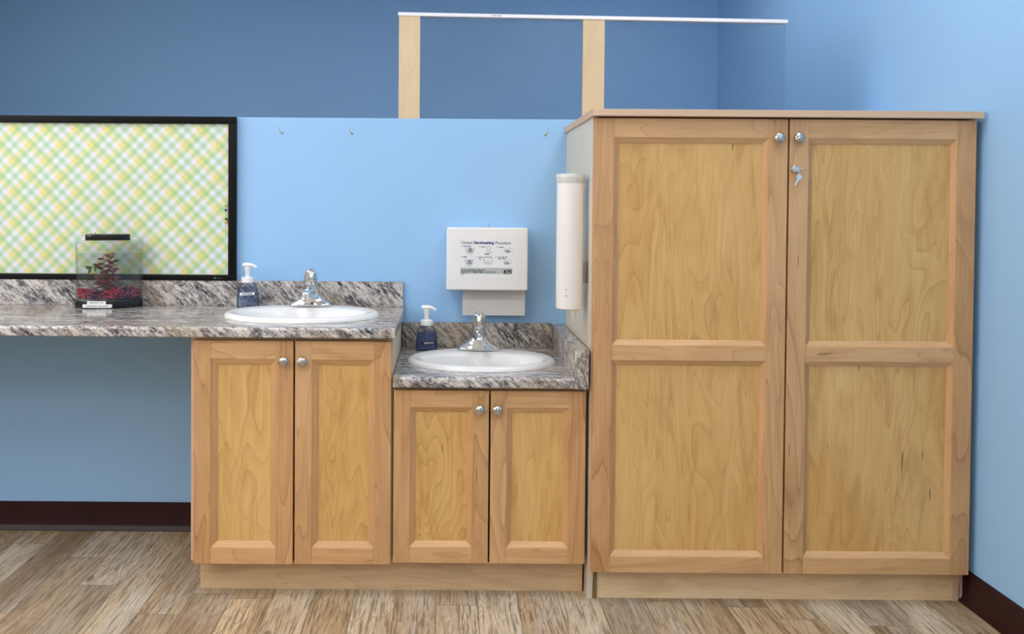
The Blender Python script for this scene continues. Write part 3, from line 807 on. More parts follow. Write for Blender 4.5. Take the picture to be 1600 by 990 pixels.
# ------------------------------------------------------------------ faucets
def superring(hw, hd, z, cy=0.0, p=2.4, n=40, cx=0.0):
    out = []
    for i in range(n):
        t = 2 * pi * i / n; c_, s_ = cos(t), sin(t)
        out.append((cx + hw * abs(c_) ** (2 / p) * (1 if c_ >= 0 else -1), cy + hd * abs(s_) ** (2 / p) * (1 if s_ >= 0 else -1), z))
    return out
def faucet(x, y, z, rz, handle_turn, label):
    root = thing('faucet', (x, y, z), label, 'faucet', rz=rz)
    body = MB()
    body.loft([superring(0.0765, 0.0270, 0.0, 0, 2.6), superring(0.0775, 0.0280, 0.003, 0, 2.6), superring(0.0760, 0.0268, 0.008, 0, 2.5), superring(0.0660, 0.0255, 0.014, 0, 2.4), superring(0.0520, 0.0245, 0.021, 0, 2.3),
               superring(0.0400, 0.0240, 0.030, 0, 2.2), superring(0.0310, 0.0240, 0.040, 0, 2.1), superring(0.0265, 0.0240, 0.052, 0.001, 2.0), superring(0.0250, 0.0240, 0.064, 0.002, 2.0), superring(0.0245, 0.0240, 0.078, 0.002, 2.0)], M_CHROME, True, True)
    bo = body.build('body', root, 50)
    sp_ = MB()   # spout: wedge that runs forward and ends in a round nozzle
    secs = [(0.000, 0.050, 0.0220, 0.022), (-0.020, 0.053, 0.0210, 0.020), (-0.045, 0.056, 0.0185, 0.016), (-0.072, 0.0575, 0.0165, 0.0125), (-0.098, 0.0570, 0.0155, 0.0110), (-0.112, 0.0555, 0.0145, 0.0098), (-0.120, 0.0535, 0.0110, 0.0070), (-0.1225, 0.0520, 0.0050, 0.0035)]
    rings = []
    for yy, zc, hw, hh in secs:
        rings.append([(hw * cos(2 * pi * i / 28), yy, zc + hh * sin(2 * pi * i / 28)) for i in range(28)])
    sp_.loft(rings, M_CHROME)
    so_ = sp_.build('spout', root, 50)
    MB().lathe([(0.0108, 0.0370), (0.0112, 0.0375), (0.0112, 0.0500)], M_CHROME, (0, -0.106, 0), 24).build('aerator', so_)
    MB().lathe([(0.0085, 0.0365), (0.0085, 0.0372)], M_DARKHOLE, (0, -0.106, 0), 20).build('outlet', so_)
    hd = MB()    # bell handle with the lever folded forward over the front
    R3 = Matrix.Rotation(handle_turn, 3, 'Z')
    def tr(p): return tuple(R3 @ Vector(p))
    hr = []
    for r, h, cy in ((0.0235, 0.080, 0.002), (0.0245, 0.083, 0.002), (0.0250, 0.092, 0.001), (0.0246, 0.104, 0.000), (0.0235, 0.115, -0.001), (0.0212, 0.124, -0.003), (0.0176, 0.131, -0.005), (0.0128, 0.1360, -0.007), (0.0065, 0.1388, -0.008), (0.001, 0.1395, -0.008)):
        ring_ = []
        for i in range(40):
            t = 2 * pi * i / 40
            rad = r
            # two scooped flats on the front of the bell
            for a0 in (radians(-90 - 42), radians(-90 + 42)):
                da = (t - a0 + pi) % (2 * pi) - pi
                if abs(da) < 0.5 and 0.084 < h < 0.122: rad -= 0.0028 * (1 - (da / 0.5) ** 2)
            ring_.append(tr((rad * cos(t), rad * sin(t) + cy, h)))
        hr.append(ring_)
    hd.loft(hr, M_CHROME)
    lev = [(-0.012, 0.134, 0.0100, 0.0050), (-0.024, 0.1300, 0.0098, 0.0052), (-0.033, 0.1200, 0.0088, 0.0048), (-0.037, 0.108, 0.0078, 0.0042), (-0.0385, 0.097, 0.0070, 0.0036), (-0.0385, 0.091, 0.0040, 0.0022)]
    rings = []
    for k, (yy, zz, hw, ht) in enumerate(lev):
        a0, a1 = lev[max(k - 1, 0)], lev[min(k + 1, len(lev) - 1)]
        d_ = Vector((0, a1[0] - a0[0], a1[1] - a0[1])).normalized(); nrm = Vector((0, -d_.z, d_.y))
        rings.append([tr(Vector((hw * cos(2 * pi * i / 20), yy, zz)) + nrm * ht * sin(2 * pi * i / 20)) for i in range(20)])
    hd.loft(rings, M_CHROME)
    ho = hd.build('handle', root, 50)
    dp = MB().lathe([(0.0024, 0.0), (0.0024, 0.0006), (0.0, 0.0008)], M_RED, (0, 0, 0), 14, 'Y').build('indicator', ho)
    p = tr((0.0, -0.0245, 0.0875)); dp.location = p; dp.rotation_euler = (0, 0, handle_turn); dp['label'] = 'small red dot'
faucet(-0.4895, -0.135, 0.8800, 0.0, radians(16), 'chrome single-lever faucet on the large sink of the long counter')
faucet(0.1265, -0.160, 0.7280, 0.0, radians(0), 'chrome single-lever faucet on the low sink below the towel dispenser')

# ------------------------------------------------------------------ soap bottles
def soap_bottle(x, y, z, rz, soap, level, lab, label):
    root = thing('soap_dispenser', (x, y, z), label, 'soap dispenser', rz=rz)
    prof = [(0.0385, 0.000), (0.0400, 0.003), (0.0402, 0.020), (0.0392, 0.045), (0.0368, 0.064), (0.0325, 0.079), (0.0262, 0.089), (0.0215, 0.0935), (0.0200, 0.0955)]
    dep = 0.66
    def shell(k, zmax=None, z0=0.0):
        pts = [(r - k, max(h, z0)) for r, h in prof]
        if zmax is not None:
            out = []
            for (r0, h0), (r1, h1) in zip(pts[:-1], pts[1:]):
                out.append((r0, h0))
                if h0 < zmax <= h1:
                    f_ = (zmax - h0) / (h1 - h0); out.append((r0 + (r1 - r0) * f_, zmax)); break
            pts = out
        return pts
    def loftp(mb, pts, m, c0=True, c1=True):
        rings = []
        for r, h in pts:
            q = min(1.0, max(0.0, (h - 0.06) / 0.035)); d = dep + (1 - dep) * q
            rings.append([(px, py, h) for px, py, _ in superring(r, r * d, h, 0, 2.6 - 0.6 * q, 40)])
        mb.loft(rings, m, c0, c1)
    b = MB(); loftp(b, shell(0.0), M_BOTTLE, True, False); b.build('bottle', root, 60)
    s_ = MB(); loftp(s_, shell(0.0016, level, 0.0016), soap, True, True); s_.build('liquid_soap', root, 60)
    MB().tube([(0, 0, 0.093), (0, 0, 0.06), (0.002, 0, 0.03), (-0.004, 0, 0.008)], 0.0028, M_TUBE, 10).build('dip_tube', root)
    cl = MB(); cl.lathe([(0.0225, 0.0935), (0.0235, 0.0945), (0.0235, 0.1120), (0.0225, 0.1130), (0.0095, 0.1135), (0.0, 0.1135)], M_WHITEPL, (0, 0, 0), 32); cl.build('collar', root)
    pm_ = MB()
    pm_.lathe([(0.0090, 0.1130), (0.0090, 0.1310), (0.0105, 0.1325), (0.0115, 0.1500), (0.0125, 0.1535), (0.0, 0.1540)], M_WHITEPL, (0, 0, 0), 24)
    # broad top button running into a down-turned nozzle
    secs = [(-0.0185, 0.1590, 0.0100, 0.0060), (-0.0165, 0.1595, 0.0130, 0.0078), (0.000, 0.1600, 0.0140, 0.0080), (0.012, 0.1595, 0.0110, 0.0068), (0.021, 0.1570, 0.0070, 0.0055), (0.028, 0.1530, 0.0055, 0.0050), (0.0325, 0.1490, 0.0052, 0.0050)]
    rings = []
    for xx, zc, hd_, hh in secs:
        tilt = max(0, (xx - 0.01)) * 26
        rings.append([(xx + hh * sin(2 * pi * i / 20) * sin(tilt), hd_ * cos(2 * pi * i / 20), zc + hh * sin(2 * pi * i / 20) * cos(tilt)) for i in range(20)])
    pm_.loft(rings, M_WHITEPL)
    pm_.build('pump', root, 50)
    lz, lh, lx0, lx1, lm, im, txt, tilt = lab
    # label bent to the bottle front
    def front(xx, zz, off=0.0007):
        for (r0, h0), (r1, h1) in zip(prof[:-1], prof[1:]):
            if h0 <= zz <= h1:
                r = r0 + (r1 - r0) * (zz - h0) / (h1 - h0); break
        u_ = min(0.999, abs(xx) / r)
        return -(r * dep * (1 - u_ ** 2.6) ** (1 / 2.6)) - off
    lb = MB(); nx = 14; vs = []; fs = []
    for j in range(2):
        for i in range(nx + 1):
            xx = lx0 + (lx1 - lx0) * i / nx; zz = lz + lh * j + tilt * (xx - lx0)
            vs.append((xx, front(xx, zz), zz))
    fs = [[i, i + 1, nx + 2 + i, nx + 1 + i] for i in range(nx)]
    vs2 = [(a, b_ + 0.0004, c_) for a, b_, c_ in vs]; o_ = len(vs)
    fs += [[q + o_ for q in f_[::-1]] for f_ in fs]
    fs += [[i, o_ + i, o_ + i + 1, i + 1] for i in range(nx)] + [[nx + 1 + i, nx + 2 + i, o_ + nx + 2 + i, o_ + nx + 1 + i] for i in range(nx)]
    lb.add(vs + vs2, fs, lm)
    lo_ = lb.build('label', root, 60)
    tx = MB()
    w = (lx1 - lx0)
    put_text(tx, txt, lx0 + w * 0.18, lz + lh * 0.25, 0, lh * 0.72, im, 0.0002, 'LEFT', w * 0.68, fn=lambda p: (p[0], front(p[0], p[2] + tilt * (p[0] - lx0), 0.0010), p[2] + tilt * (p[0] - lx0)))
    tx.build('lettering', lo_, 0)
soap_bottle(-0.7345, -0.070, 0.8645, radians(-4), M_SOAP, 0.083, (0.047, 0.0100, -0.023, 0.031, M_LABELW, M_INKBLACK, 'PLEASE WASH', 0.06), 'pale blue foam soap pump bottle with white label on long counter')
soap_bottle(-0.0650, -0.088, 0.7125, radians(-2), M_SOAPD, 0.066, (0.024, 0.0110, -0.018, 0.034, M_LABELB, M_INKWHITE, 'PLEASE WASH', 0.06), 'darker blue foam soap pump bottle with black label on low counter')

# ------------------------------------------------------------------ fish tank
TKX, TKY, TKR = -1.2480, -0.077, radians(16)
tank = thing('fish_tank', (TKX, TKY, 0.8645), 'small clear bow-front fish tank with black lid on counter by gingham board', 'fish tank', rz=TKR)
def bow(hw, back, side, front, n=20, z=0.0, rc=0.010):
    """flat back, bowed front; front is towards -Y"""
    pts = []
    pts += [(hw - rc + rc * cos(radians(a)), back - rc + rc * sin(radians(a)), z) for a in (0, 30, 60, 90)]
    pts += [(-hw + rc + rc * cos(radians(a)), back - rc + rc * sin(radians(a)), z) for a in (90, 120, 150, 180)]
    for i in range(n + 1):
        x = -hw + 2 * hw * i / n
        pts.append((x, side - (side - front) * (1 - -0 - (x / hw) ** 2) * -1 if False else side + (front - side) * (1 - (x / hw) ** 2), z))
    return pts
HW, BK, SD, FT = 0.1165, 0.022, -0.022, -0.068
def bown(k, z): return bow(HW - k, BK - k, SD + k * 0.4, FT + k, 24, z)
b = MB()   # clear box with rim
b.loft([bown(0.0, 0.030), bown(0.0, 0.236), bown(-0.0025, 0.2365), bown(-0.0025, 0.2410), bown(0.004, 0.2410), bown(0.004, 0.032)], M_TANK, True, True)
b.build('tank_body', tank, 50)
b = MB(); b.loft([bown(0.001, 0.0), bown(0.0, 0.002), bown(0.0, 0.028), bown(0.001, 0.0298)], M_BLACKGLOSS); bo = b.build('base', tank, 50); bo['label'] = 'black base'
b = MB(); b.loft([bown(0.0045, 0.2412), bown(0.0045, 0.2450), bown(0.020, 0.2475), bown(0.030, 0.2490)], M_TANK); b.build('cover', tank, 50)
b = MB(); rr_ = [(0.0770, 0.2492), (0.0785, 0.2510), (0.0785, 0.2680), (0.0765, 0.2710), (0.0700, 0.2720)]
b.loft([superring(r, r * 0.42, h, -0.020, 2.8, 48, -0.004) for r, h in rr_], M_BLACKGLOSS); lo = b.build('lid', tank, 50); lo['label'] = 'black oval lid'
b = MB(); b.tube([(-0.048, -0.012, 0.2718), (-0.048, -0.012, 0.2765)], 0.0012, M_BLACKGLOSS, 8); b.build('lid_pin', lo)
def front_bow(x, off=0.0):
    return SD + (FT - SD) * (1 - (x / HW) ** 2) - off
def bow_label(mb, x0, x1, z0, z1, m, off):
    n = 10; vs = []
    for o_ in (off, off - 0.0003):
        for z in (z0, z1):
            for i in range(n + 1):
                x = x0 + (x1 - x0) * i / n; vs.append((x, front_bow(x, o_), z))
    k = n + 1
    fs = [[i, i + 1, k + i + 1, k + i] for i in range(n)] + [[2 * k + i, 3 * k + i, 3 * k + i + 1, 2 * k + i + 1] for i in range(n)]
    fs += [[i, 2 * k + i, 2 * k + i + 1, i + 1] for i in range(n)] + [[k + i, k + i + 1, 3 * k + i + 1, 3 * k + i] for i in range(n)]
    mb.add(vs, fs, m)
for (x0, x1, z0, z1, txt, off, star) in ((-0.073, -0.007, 0.0160, 0.0285, 'FROSTY', 0.0006, True), (-0.089, 0.014, 0.0035, 0.0160, 'JANUARY 6th 2020', 0.0009, False)):
    q = MB(); bow_label(q, x0, x1, z0, z1, M_LABELW, off); lo_ = q.build('name_label', tank, 0)
    q = MB(); w = x1 - x0
    put_text(q, txt, x0 + w * 0.14, z0 + 0.0032, 0, 0.0090, M_INK, 0.0001, 'LEFT', w * (0.58 if star else 0.74), fn=lambda p: (p[0], front_bow(p[0], off + 0.0003), p[2]))
    if star:
        cx_, cz_ = x0 + w * 0.81, z0 + 0.0058
        pts = [(cx_ + (0.0036 if i % 2 == 0 else 0.0015) * sin(pi * i / 5), cz_ + (0.0036 if i % 2 == 0 else 0.0015) * cos(pi * i / 5)) for i in range(10)]
        q.add([(x, front_bow(x, off + 0.0003), z) for x, z in pts] + [(cx_, front_bow(cx_, off + 0.0003), cz_)], [[i, (i + 1) % 10, 10] for i in range(10)], M_INKBLACK)
    q.build('lettering', lo_, 0)
# water
wt = MB(); wt.loft([bown(0.0052, 0.0335), bown(0.0052, 0.1995)], M_WATER)
w_ = wt.build('water', None, 50); w_.location = (TKX, TKY, 0.8645); w_.rotation_euler = (0, 0, TKR)
tag(w_, 'still water filling the small fish tank', 'water', kind='stuff')
# gravel
M_G = [plain('gravel_red', lin(228, 24, 52), 0.3), plain('gravel_pink', lin(250, 110, 140), 0.3), plain('gravel_navy', lin(44, 34, 104), 0.3), plain('gravel_violet', lin(110, 44, 120), 0.3)]
rnd = random.Random(11); gm = MB()
ico = bmesh.new(); bmesh.ops.create_icosphere(ico, subdivisions=1, radius=1.0)
iv = [v.co.copy() for v in ico.verts]; ifc = [[v.index for v in f_.verts] for f_ in ico.faces]; ico.free()
sp_g = 0.0062
gx = -HW + 0.010
while gx < HW - 0.009:
    yy = front_bow(gx) + 0.010
    yback = BK - 0.012
    depth_i = 0
    while yy < yback:
        top = 0.066 + 0.006 * sin(gx * 40 + yy * 30) + (0.006 if gx > 0.05 else 0)
        h = 0.0375
        while h < top:
            if depth_i < 3 or h > top - 0.014:
                s = rnd.uniform(0.0027, 0.0039); R = Matrix.Rotation(rnd.uniform(0, 6), 3, Vector((rnd.random(), rnd.random(), rnd.random() + 0.1)).normalized())
                p = Vector((gx + rnd.uniform(-0.002, 0.002), yy + rnd.uniform(-0.0015, 0.0015), h + rnd.uniform(-0.001, 0.001)))
                sc = Vector((s, s * rnd.uniform(0.75, 1), s * rnd.uniform(0.7, 1)))
                tpatch = sin(gx * 55 + 1.0) + rnd.uniform(-1.6, 1.6)
                mm = M_G[0] if tpatch > 0.9 else M_G[1] if tpatch > 0.2 and rnd.random() < 0.6 else M_G[2] if tpatch < 0.1 and rnd.random() < 0.75 else rnd.choice([M_G[0], M_G[3], M_G[1]])
                gm.add([p + R @ Vector((v.x * sc.x, v.y * sc.y, v.z * sc.z)) for v in iv], ifc, mm)
            h += sp_g * 0.85
        yy += sp_g; depth_i += 1
    gx += sp_g
g_ = gm.build('aquarium_gravel', None, 50); g_.location = (TKX, TKY, 0.8645); g_.rotation_euler = (0, 0, TKR)
tag(g_, 'red, pink and dark blue gravel layer at bottom of fish tank', 'gravel', kind='stuff')

# plants
def leaf(mb, p, d, length, width, m, droop=0.3, roll=0.0):
    d = Vector(d).normalized(); p = Vector(p)
    side = d.cross(Vector((0.1, -1.0, 0.25))).normalized()
    if side.length < 0.1: side = Vector((1, 0, 0))
    side = Matrix.Rotation(roll, 3, d) @ side
    n = side.cross(d).normalized(); N = 6; vs = []; fs = []
    for lay in (0.0, 0.00035):
        for i in range(N + 1):
            t = i / N; w = width * (sin(pi * min(1, t * 0.93 + 0.04)) ** 0.75) * (1 - 0.25 * t) / 2
            c_ = p + d * length * t - Vector((0, 0, 1)) * droop * length * t * t
            vs += [c_ - side * w + n * (w * 0.25 + lay), c_ + n * lay, c_ + side * w + n * (w * 0.25 + lay)]
    K = 3 * (N + 1)
    for i in range(N):
        a = i * 3
        fs += [[a, a + 1, a + 4, a + 3], [a + 1, a + 2, a + 5, a + 4], [K + a, K + a + 3, K + a + 4, K + a + 1], [K + a + 1, K + a + 4, K + a + 5, K + a + 2]]
        fs += [[a, a + 3, K + a + 3, K + a], [a + 2, K + a + 2, K + a + 5, a + 5]]
    mb.add(vs, fs, m)
M_LEAFR = plain('dark_red_leaf', lin(112, 44, 58), 0.45, var=0.15, nscale=60)
M_LEAFP = plain('brownish_pink_leaf', lin(150, 96, 96), 0.45, var=0.12, nscale=60)
M_LEAFG = plain('dark_green_leaf', lin(52, 86, 48), 0.45, var=0.12, nscale=60)
M_STEM = plain('brown_stem', lin(84, 48, 48), 0.5)
def in_tank(o):
    o.rotation_euler = (0, 0, TKR); return o
rm = Matrix.Rotation(TKR, 3, 'Z')
def tank_pt(x, y, z): v = rm @ Vector((x, y, 0)); return (TKX + v.x, TKY + v.y, 0.8645 + z)
pr = thing('aquarium_plant', tank_pt(-0.010, -0.018, 0.062), 'dark red leafy plant standing in fish tank gravel', 'aquarium plant', rz=TKR)
stems = [[(0.006, 0, 0), (0.010, -0.002, 0.03), (0.004, 0, 0.06), (0.010, 0.002, 0.10), (0.012, 0, 0.132)],
         [(0.004, 0, 0), (-0.012, 0.002, 0.025), (-0.018, 0, 0.05), (-0.008, -0.002, 0.09), (-0.010, 0, 0.128)],
         [(0.008, 0, 0), (0.022, -0.002, 0.03), (0.020, 0, 0.07), (0.024, 0, 0.105)]]
sm = MB(); fm = MB(); rnd = random.Random(5)
for st in stems:
    sm.tube(st, 0.0013, M_STEM, 6)
    for k in range(15):
        t = 0.08 + 0.92 * k / 14; i = min(len(st) - 2, int(t * (len(st) - 1))); fr = t * (len(st) - 1) - i
        p = Vector(st[i]).lerp(Vector(st[i + 1]), fr); a = rnd.uniform(-0.5, 0.5) + (pi if k % 2 else 0)
        d = (cos(a), -0.35 + rnd.uniform(-0.25, 0.2), rnd.uniform(-0.15, 0.95))
        L = rnd.uniform(0.018, 0.034); hgt = p.z
        mt = M_LEAFR if hgt < 0.085 or rnd.random() < 0.4 else M_LEAFP
        if hgt > 0.10 and p.x > 0.015: mt = M_LEAFG
        leaf(fm, p, d, L, L * rnd.uniform(0.42, 0.62), mt, rnd.uniform(0.0, 0.35), rnd.uniform(-0.9, 0.9))
sm.build('stem', pr, 60); fm.build('foliage', pr, 60)
pg = thing('aquarium_plant', tank_pt(-0.022, -0.024, 0.060), 'green leafy sprig leaning left beside the red plant in tank', 'aquarium plant', rz=TKR)
sm = MB(); fm = MB()
st = [(0.010, 0, 0), (0.004, 0, 0.03), (0.000, 0, 0.06), (-0.012, 0, 0.085), (-0.030, 0, 0.092), (-0.044, 0, 0.086)]
sm.tube(st, 0.0011, M_LEAFG, 6)
for p, d, L in (((-0.044, 0, 0.086), (-1, -0.2, 0.55), 0.020), ((-0.040, 0, 0.088), (-0.35, -0.3, -1), 0.022), ((-0.036, 0, 0.090), (-0.9, -0.2, -0.2), 0.020), ((-0.026, 0, 0.092), (0.1, -0.3, -1), 0.018), ((-0.018, 0, 0.090), (-0.8, -0.3, 0.9), 0.022), ((-0.012, 0, 0.085), (0.8, -0.4, 0.5), 0.016), ((0.0, 0, 0.058), (-0.9, -0.3, 0.2), 0.018), ((0.006, 0, 0.02), (0.9, -0.4, 0.4), 0.018), ((0.006, 0, 0.016), (-0.9, -0.4, 0.3), 0.018)):
    leaf(fm, p, d, L, L * 0.55, M_LEAFG, 0.12, 0.2)
sm.build('stem', pg, 60); fm.build('foliage', pg, 60)

# ------------------------------------------------------------------ paper towel dispenser
PX0, PX1, PZ0, PZ1, PY = 0.0065, 0.3070, 0.9380, 1.1700, -0.105
pt = thing('paper_towel_dispenser', ((PX0 + PX1) / 2, 0, PZ0), 'white wall-mounted paper towel dispenser with handwashing instructions sticker', 'paper towel dispenser')
w2 = (PX1 - PX0) / 2; H_ = PZ1 - PZ0
b = MB()
b.box((-w2 + 0.003, -0.085, 0.012), (w2 - 0.003, -0.0005, H_ - 0.002), M_WHITECAB, 0.004)
b.build('housing', pt, 40)
b = MB()   # front cover, a shallow rounded tray a little taller than the housing
b.box((-w2, PY, 0.0), (w2, -0.062, H_), M_WHITECAB, 0.007, 4)
b.build('front_cover', pt, 40)
b = MB(); b.box((-w2 + 0.02, -0.085, 0.001), (w2 - 0.02, -0.010, 0.010), M_GREY); b.build('slot_plate', pt, 0)
cx = (PX0 + PX1) / 2
k = MB(); k.lathe([(0.004, H_ - 0.0005), (0.004, H_ + 0.003), (0.0, H_ + 0.003)], M_STEEL, (0.005, -0.085, 0), 14); k.build('lock', pt)
kk = thing('dispenser_key', (cx + 0.005, -0.085, PZ1 + 0.003), 'thin steel key standing upright in the top of towel dispenser', 'key')
MB().box((-0.0011, -0.004, 0.0), (0.0011, 0.004, 0.014), M_STEEL, 0.0004, 1).build('blade', kk, 0)
MB().box((-0.007, -0.0006, -0.0015), (0.007, 0.0006, 0.0012), M_STEEL, 0.0003, 1).build('bow', kk, 0)
# sticker
SX0, SX1, SZ0, SZ1 = 0.0455 - cx, 0.2650 - cx, 0.9850 - PZ0, 1.1300 - PZ0
SY = PY - 0.0006
s_ = MB(); s_.box((SX0, SY, SZ0), (SX1, PY - 0.00005, SZ1), M_STICKER); so_ = s_.build('sticker', pt, 0)
so_['label'] = 'printed handwashing instructions sticker'
W_, HH = SX1 - SX0, SZ1 - SZ0
# sticker picture frame: crop coordinates (120..1355, 110..915) of the printed sheet
def U(u, v): return (SX0 + (u - 125) / 1225 * W_, SZ1 - (v - 110) / 800 * HH)
tx = MB(); Y1 = SY - 0.0002
def T(txt, u0, u1, vb, hpx, m, bold=0.0):
    x, z = U(u0, vb); x1, _ = U(u1, vb)
    tx = MB()
    put_text(tx, txt, x, z, Y1, hpx / 800 * HH * 1.37, m, bold + 0.00018, 'LEFT', x1 - x)
    tx.build('lettering', so_, 0)
T('Correct', 205, 432, 222, 55, M_INK, 0.00005)
T('Handwashing', 458, 880, 222, 56, M_INKBLUE, 0.00045)
T('Procedure', 910, 1225, 225, 55, M_INK, 0.00005)
for txt, u0, u1, v in (('1.', 208, 225, 285), ('2.', 584, 606, 290), ('3.', 948, 968, 297), ('4.', 200, 222, 497), ('5.', 526, 546, 503), ('6.', 920, 942, 500)):
    T(txt, u0, u1, v, 24, M_INK, 0.0002)
for txt, u0, u1, v in (('Wet Hands', 250, 410, 282), ('Soap', 630, 705, 292), ('Lather', 992, 1088, 297), ('Rinse', 250, 330, 497), ('Towel', 570, 655, 503), ('Dry', 572, 620, 535), ('Turn Taps Off', 965, 1160, 500), ('with Towel', 965, 1130, 533)):
    T(txt, u0, u1, v, 24, M_INKBLUE, 0.0001)
# grey band
q = MB(); xa, za = U(198, 832); xb, zb = U(1262, 708)
q.box((xa, SY - 0.0002, za), (xb, SY, zb), M_BAND); bandp = q.build('band', so_, 0)
Y1 = SY - 0.0004
T('For more information, please call', 207, 690, 765, 28, M_INK, 0.0001)
T('Region of Peel - Public Health at', 207, 685, 805, 28, M_INK, 0.0002)
T('905-799-7700', 715, 920, 806, 24, M_INK)
T('PH-0538', 196, 275, 853, 16, M_INKGREY)
tx = MB(); xa, za = U(1088, 815); xb, zb = U(1135, 745)
tx.add([(xa + (xb - xa) * (0.5 + 0.5 * cos(2 * pi * i / 20)), Y1, (za + zb) / 2 + (zb - za) / 2 * sin(2 * pi * i / 20)) for i in range(20)], [list(range(20))], M_INKBLACK)
tx.add([(xa, Y1, (za + zb) / 2), (xa, Y1, za - 0.001), (xa + 0.002, Y1, za - 0.001), (xa + 0.002, Y1, (za + zb) / 2)], [[0, 1, 2, 3]], M_INKBLACK)
tx.build('emblem', so_, 0)
T('Region', 1145, 1258, 766, 28, M_INKBLACK, 0.00025)
T('of Peel', 1145, 1258, 803, 30, M_INKBLACK, 0.00035)
T('Working for you', 1090, 1258, 832, 18, M_INKBLACK)
# little line drawings of hands, soap and towel
dw = MB(); Y1 = SY - 0.0002; rnd = random.Random(2)
def S(pts, w=0.0006, m=M_INKGREY): stroke(dw, [U(*p) for p in pts], w * 1.35, Y1, m)
for cu, cv in ((390, 350), (375, 590)):
    dw = MB()
    for k in range(5):
        a = -26 + k * 13
        S([(cu + a * 1.2, cv + 55), (cu + a * 1.5, cv + 10), (cu + a * 1.3, cv - 35), (cu + a * 1.3 + 8, cv - 45), (cu + a * 1.5 + 12, cv - 25), (cu + a * 1.4 + 10, cv + 40)], 0.0007, M_INK if k in (1, 2, 3) else M_INKGREY)
    for sgn in (-1, 1):
        S([(cu + sgn * 92, cv - 65), (cu + sgn * 84, cv - 10), (cu + sgn * 62, cv + 30), (cu + sgn * 78, cv + 62)], 0.0006)
        S([(cu + sgn * 78, cv - 50), (cu + sgn * 66, cv - 5), (cu + sgn * 48, cv + 50)], 0.0006)
    S([(cu - 40, cv + 65), (cu - 10, cv + 85), (cu + 30, cv + 80), (cu + 45, cv + 60)], 0.0008)
    dw.build('drawing', so_, 0)
dw = MB()
S([(745, 275), (735, 310), (742, 350), (770, 368), (795, 350), (800, 300), (795, 270), (770, 262), (745, 275)], 0.0009, M_INKGREY)
S([(690, 430), (720, 415), (760, 420), (800, 400), (840, 385)], 0.0006); S([(690, 440), (740, 445), (800, 440), (845, 440)], 0.0006)
for k in range(6): S([(700 + k * 14, 415 + (k % 2) * 4), (708 + k * 14, 437)], 0.0010, M_INK)
S([(720, 375), (740, 395), (775, 400), (830, 382)], 0.0006)
dw.build('drawing', so_, 0)
for cu, cv in ((1165, 350), (1150, 590)):
    dw = MB()
    for k in range(5):
        S([(cu - 50 + k * 20, cv - 30 + k * 4), (cu - 55 + k * 22, cv + 5), (cu - 40 + k * 20, cv + 35), (cu - 30 + k * 20, cv + 30), (cu - 38 + k * 20, cv)], 0.0008, M_INK if k % 2 else M_INKGREY)
    S([(cu, cv - 35), (cu + 40, cv - 50), (cu + 110, cv - 30)], 0.0006)
    S([(cu + 60, cv + 20), (cu + 80, cv + 5), (cu + 110, cv + 35)], 0.0006)
    S([(cu - 60, cv + 20), (cu - 30, cv + 48), (cu + 30, cv + 45), (cu + 65, cv + 20)], 0.0007)
    dw.build('drawing', so_, 0)
dw = MB()
S([(690, 482), (698, 600), (735, 635), (820, 632), (842, 600), (838, 482), (690, 482)], 0.0007)
S([(670, 485), (665, 600), (700, 622)], 0.0006); S([(705, 495), (830, 495)], 0.0012, M_INKGREY)
S([(740, 560), (795, 560), (775, 600), (755, 602), (748, 575)], 0.0006)
S([(720, 610), (760, 600), (800, 615), (838, 600)], 0.0006)
dw.build('drawing', so_, 0)

# paper towel hanging out of the slot
tw = MB()
def towel(x0, x1, z0, z1, yc, fold, n=8):
    nz = 24; vs = []; fs = []
    for lay in (0.0, 0.0008):
        for j in range(nz + 1):
            z = z0 + (z1 - z0) * j / nz
            dy = 0.0016 * sin((z - fold) * 60) + (0.004 if z > fold else 0.0) + (0.0025 * math.exp(-((z - fold) / 0.004) ** 2) * -1)
            for i in range(n + 1):
                x = x0 + (x1 - x0) * i / n; vs.append((x, yc + dy + lay + 0.0006 * sin(i * 1.3), z))
    K = (n + 1) * (nz + 1)
    for j in range(nz):
        for i in range(n):
            a = j * (n + 1) + i; fs += [[a, a + 1, a + n + 2, a + n + 1], [K + a, K + a + n + 1, K + a + n + 2, K + a + 1]]
    for j in range(nz):
        a = j * (n + 1); b_ = a + n
        fs += [[a, a + n + 1, K + a + n + 1, K + a], [b_, K + b_, K + b_ + n + 1, b_ + n + 1]]
    for i in range(n): fs += [[i, K + i, K + i + 1, i + 1]]
    tw.add(vs, fs, M_PAPER)
towel(0.0680, 0.3030, 0.8385, 0.9380, -0.046, 0.9010)
tag(tw.build('paper_towel', None, 60), 'folded white paper towel hanging out of the dispenser slot', 'paper towel')

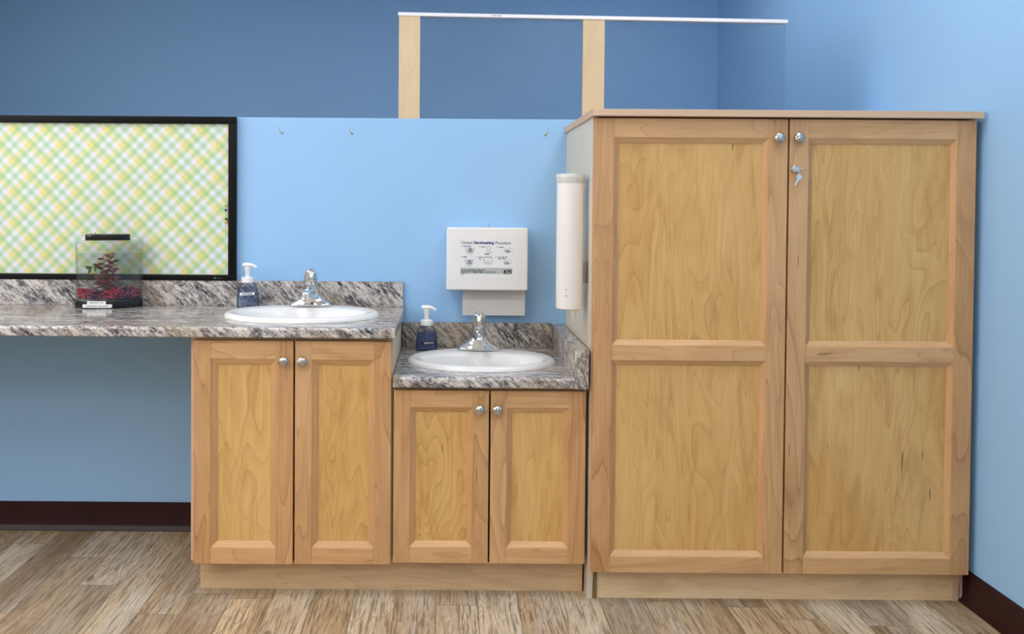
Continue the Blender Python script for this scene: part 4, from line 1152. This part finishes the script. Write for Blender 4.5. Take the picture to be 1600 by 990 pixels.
# ------------------------------------------------------------------ cone cup dispenser
CXc, CYc, CZ0, CZ1 = 0.4045, -0.500, 0.9200, 1.3370
cd = thing('cup_dispenser', (CXc, CYc, CZ0), 'tall white tube cup dispenser mounted on the tall cupboard side', 'cup dispenser')
RR = 0.0440; L_ = CZ1 - CZ0
MB().lathe([(0.022, 0.003), (RR - 0.004, 0.0), (RR - 0.001, 0.0015), (RR, 0.005), (RR, L_), (RR - 0.002, L_), (RR - 0.002, 0.010), (0.022, 0.010), (0.022, 0.003)], M_CUP, n=48, cap0=False, cap1=False).build('tube', cd, 40)
cp = MB(); cp.lathe([(RR + 0.0006, L_ - 0.012), (RR + 0.0018, L_ - 0.010), (RR + 0.0018, L_ + 0.003), (RR + 0.0030, L_ + 0.004), (RR + 0.0030, L_ + 0.014), (RR + 0.001, L_ + 0.017), (RR - 0.004, L_ + 0.018), (0.0, L_ + 0.018)], M_CAP, n=48, cap0=False)
co = cp.build('cap', cd, 40); co['label'] = 'translucent cap'
for zz in (0.045, 0.0645):
    a = radians(-90 - 22)
    d = MB(); d.lathe([(0.0022, 0.0), (0.0022, 0.0008), (0.0, 0.0010)], M_GREY, n=12, axis='Y')
    o = d.build('rivet', cd); o.location = ((RR) * cos(a), RR * sin(a), zz); o.rotation_euler = (0, 0, radians(-22))
d = MB(); d.tube([(0, 0, 0), (0.004, -0.003, -0.002), (0.005, -0.003, -0.006)], 0.0011, M_STEEL, 8)
d.box((-0.002, -0.0015, -0.001), (0.006, 0.0, 0.001), M_STEEL)
o = d.build('lever', cd); o.location = (RR * cos(radians(-165)) + 0.0005, RR * sin(radians(-165)) - 0.001, 0.022)
br_ = MB()
br_.box((RR - 0.002, -0.012, 0.085), (TX0 - CXc - 0.0003, 0.012, 0.150), M_BRKT, 0.001)
br_.box((TX0 - CXc - 0.0023, -0.024, 0.083), (TX0 - CXc - 0.0003, 0.024, 0.152), M_BRKT, 0.0008)
br_.build('bracket', cd)
cn = MB(); cn.lathe([(0.0, -0.036), (0.0010, -0.036), (0.0205, 0.030), (0.0200, 0.030), (0.0002, -0.034)], M_CONE, (0, 0, 0), 28, cap0=False, cap1=False)
co = cn.build('paper_cup', None, 60); co.location = (CXc + 0.0135, CYc, CZ0 - 0.001)
tag(co, 'white paper cone cup poking out below the cup dispenser', 'paper cup')
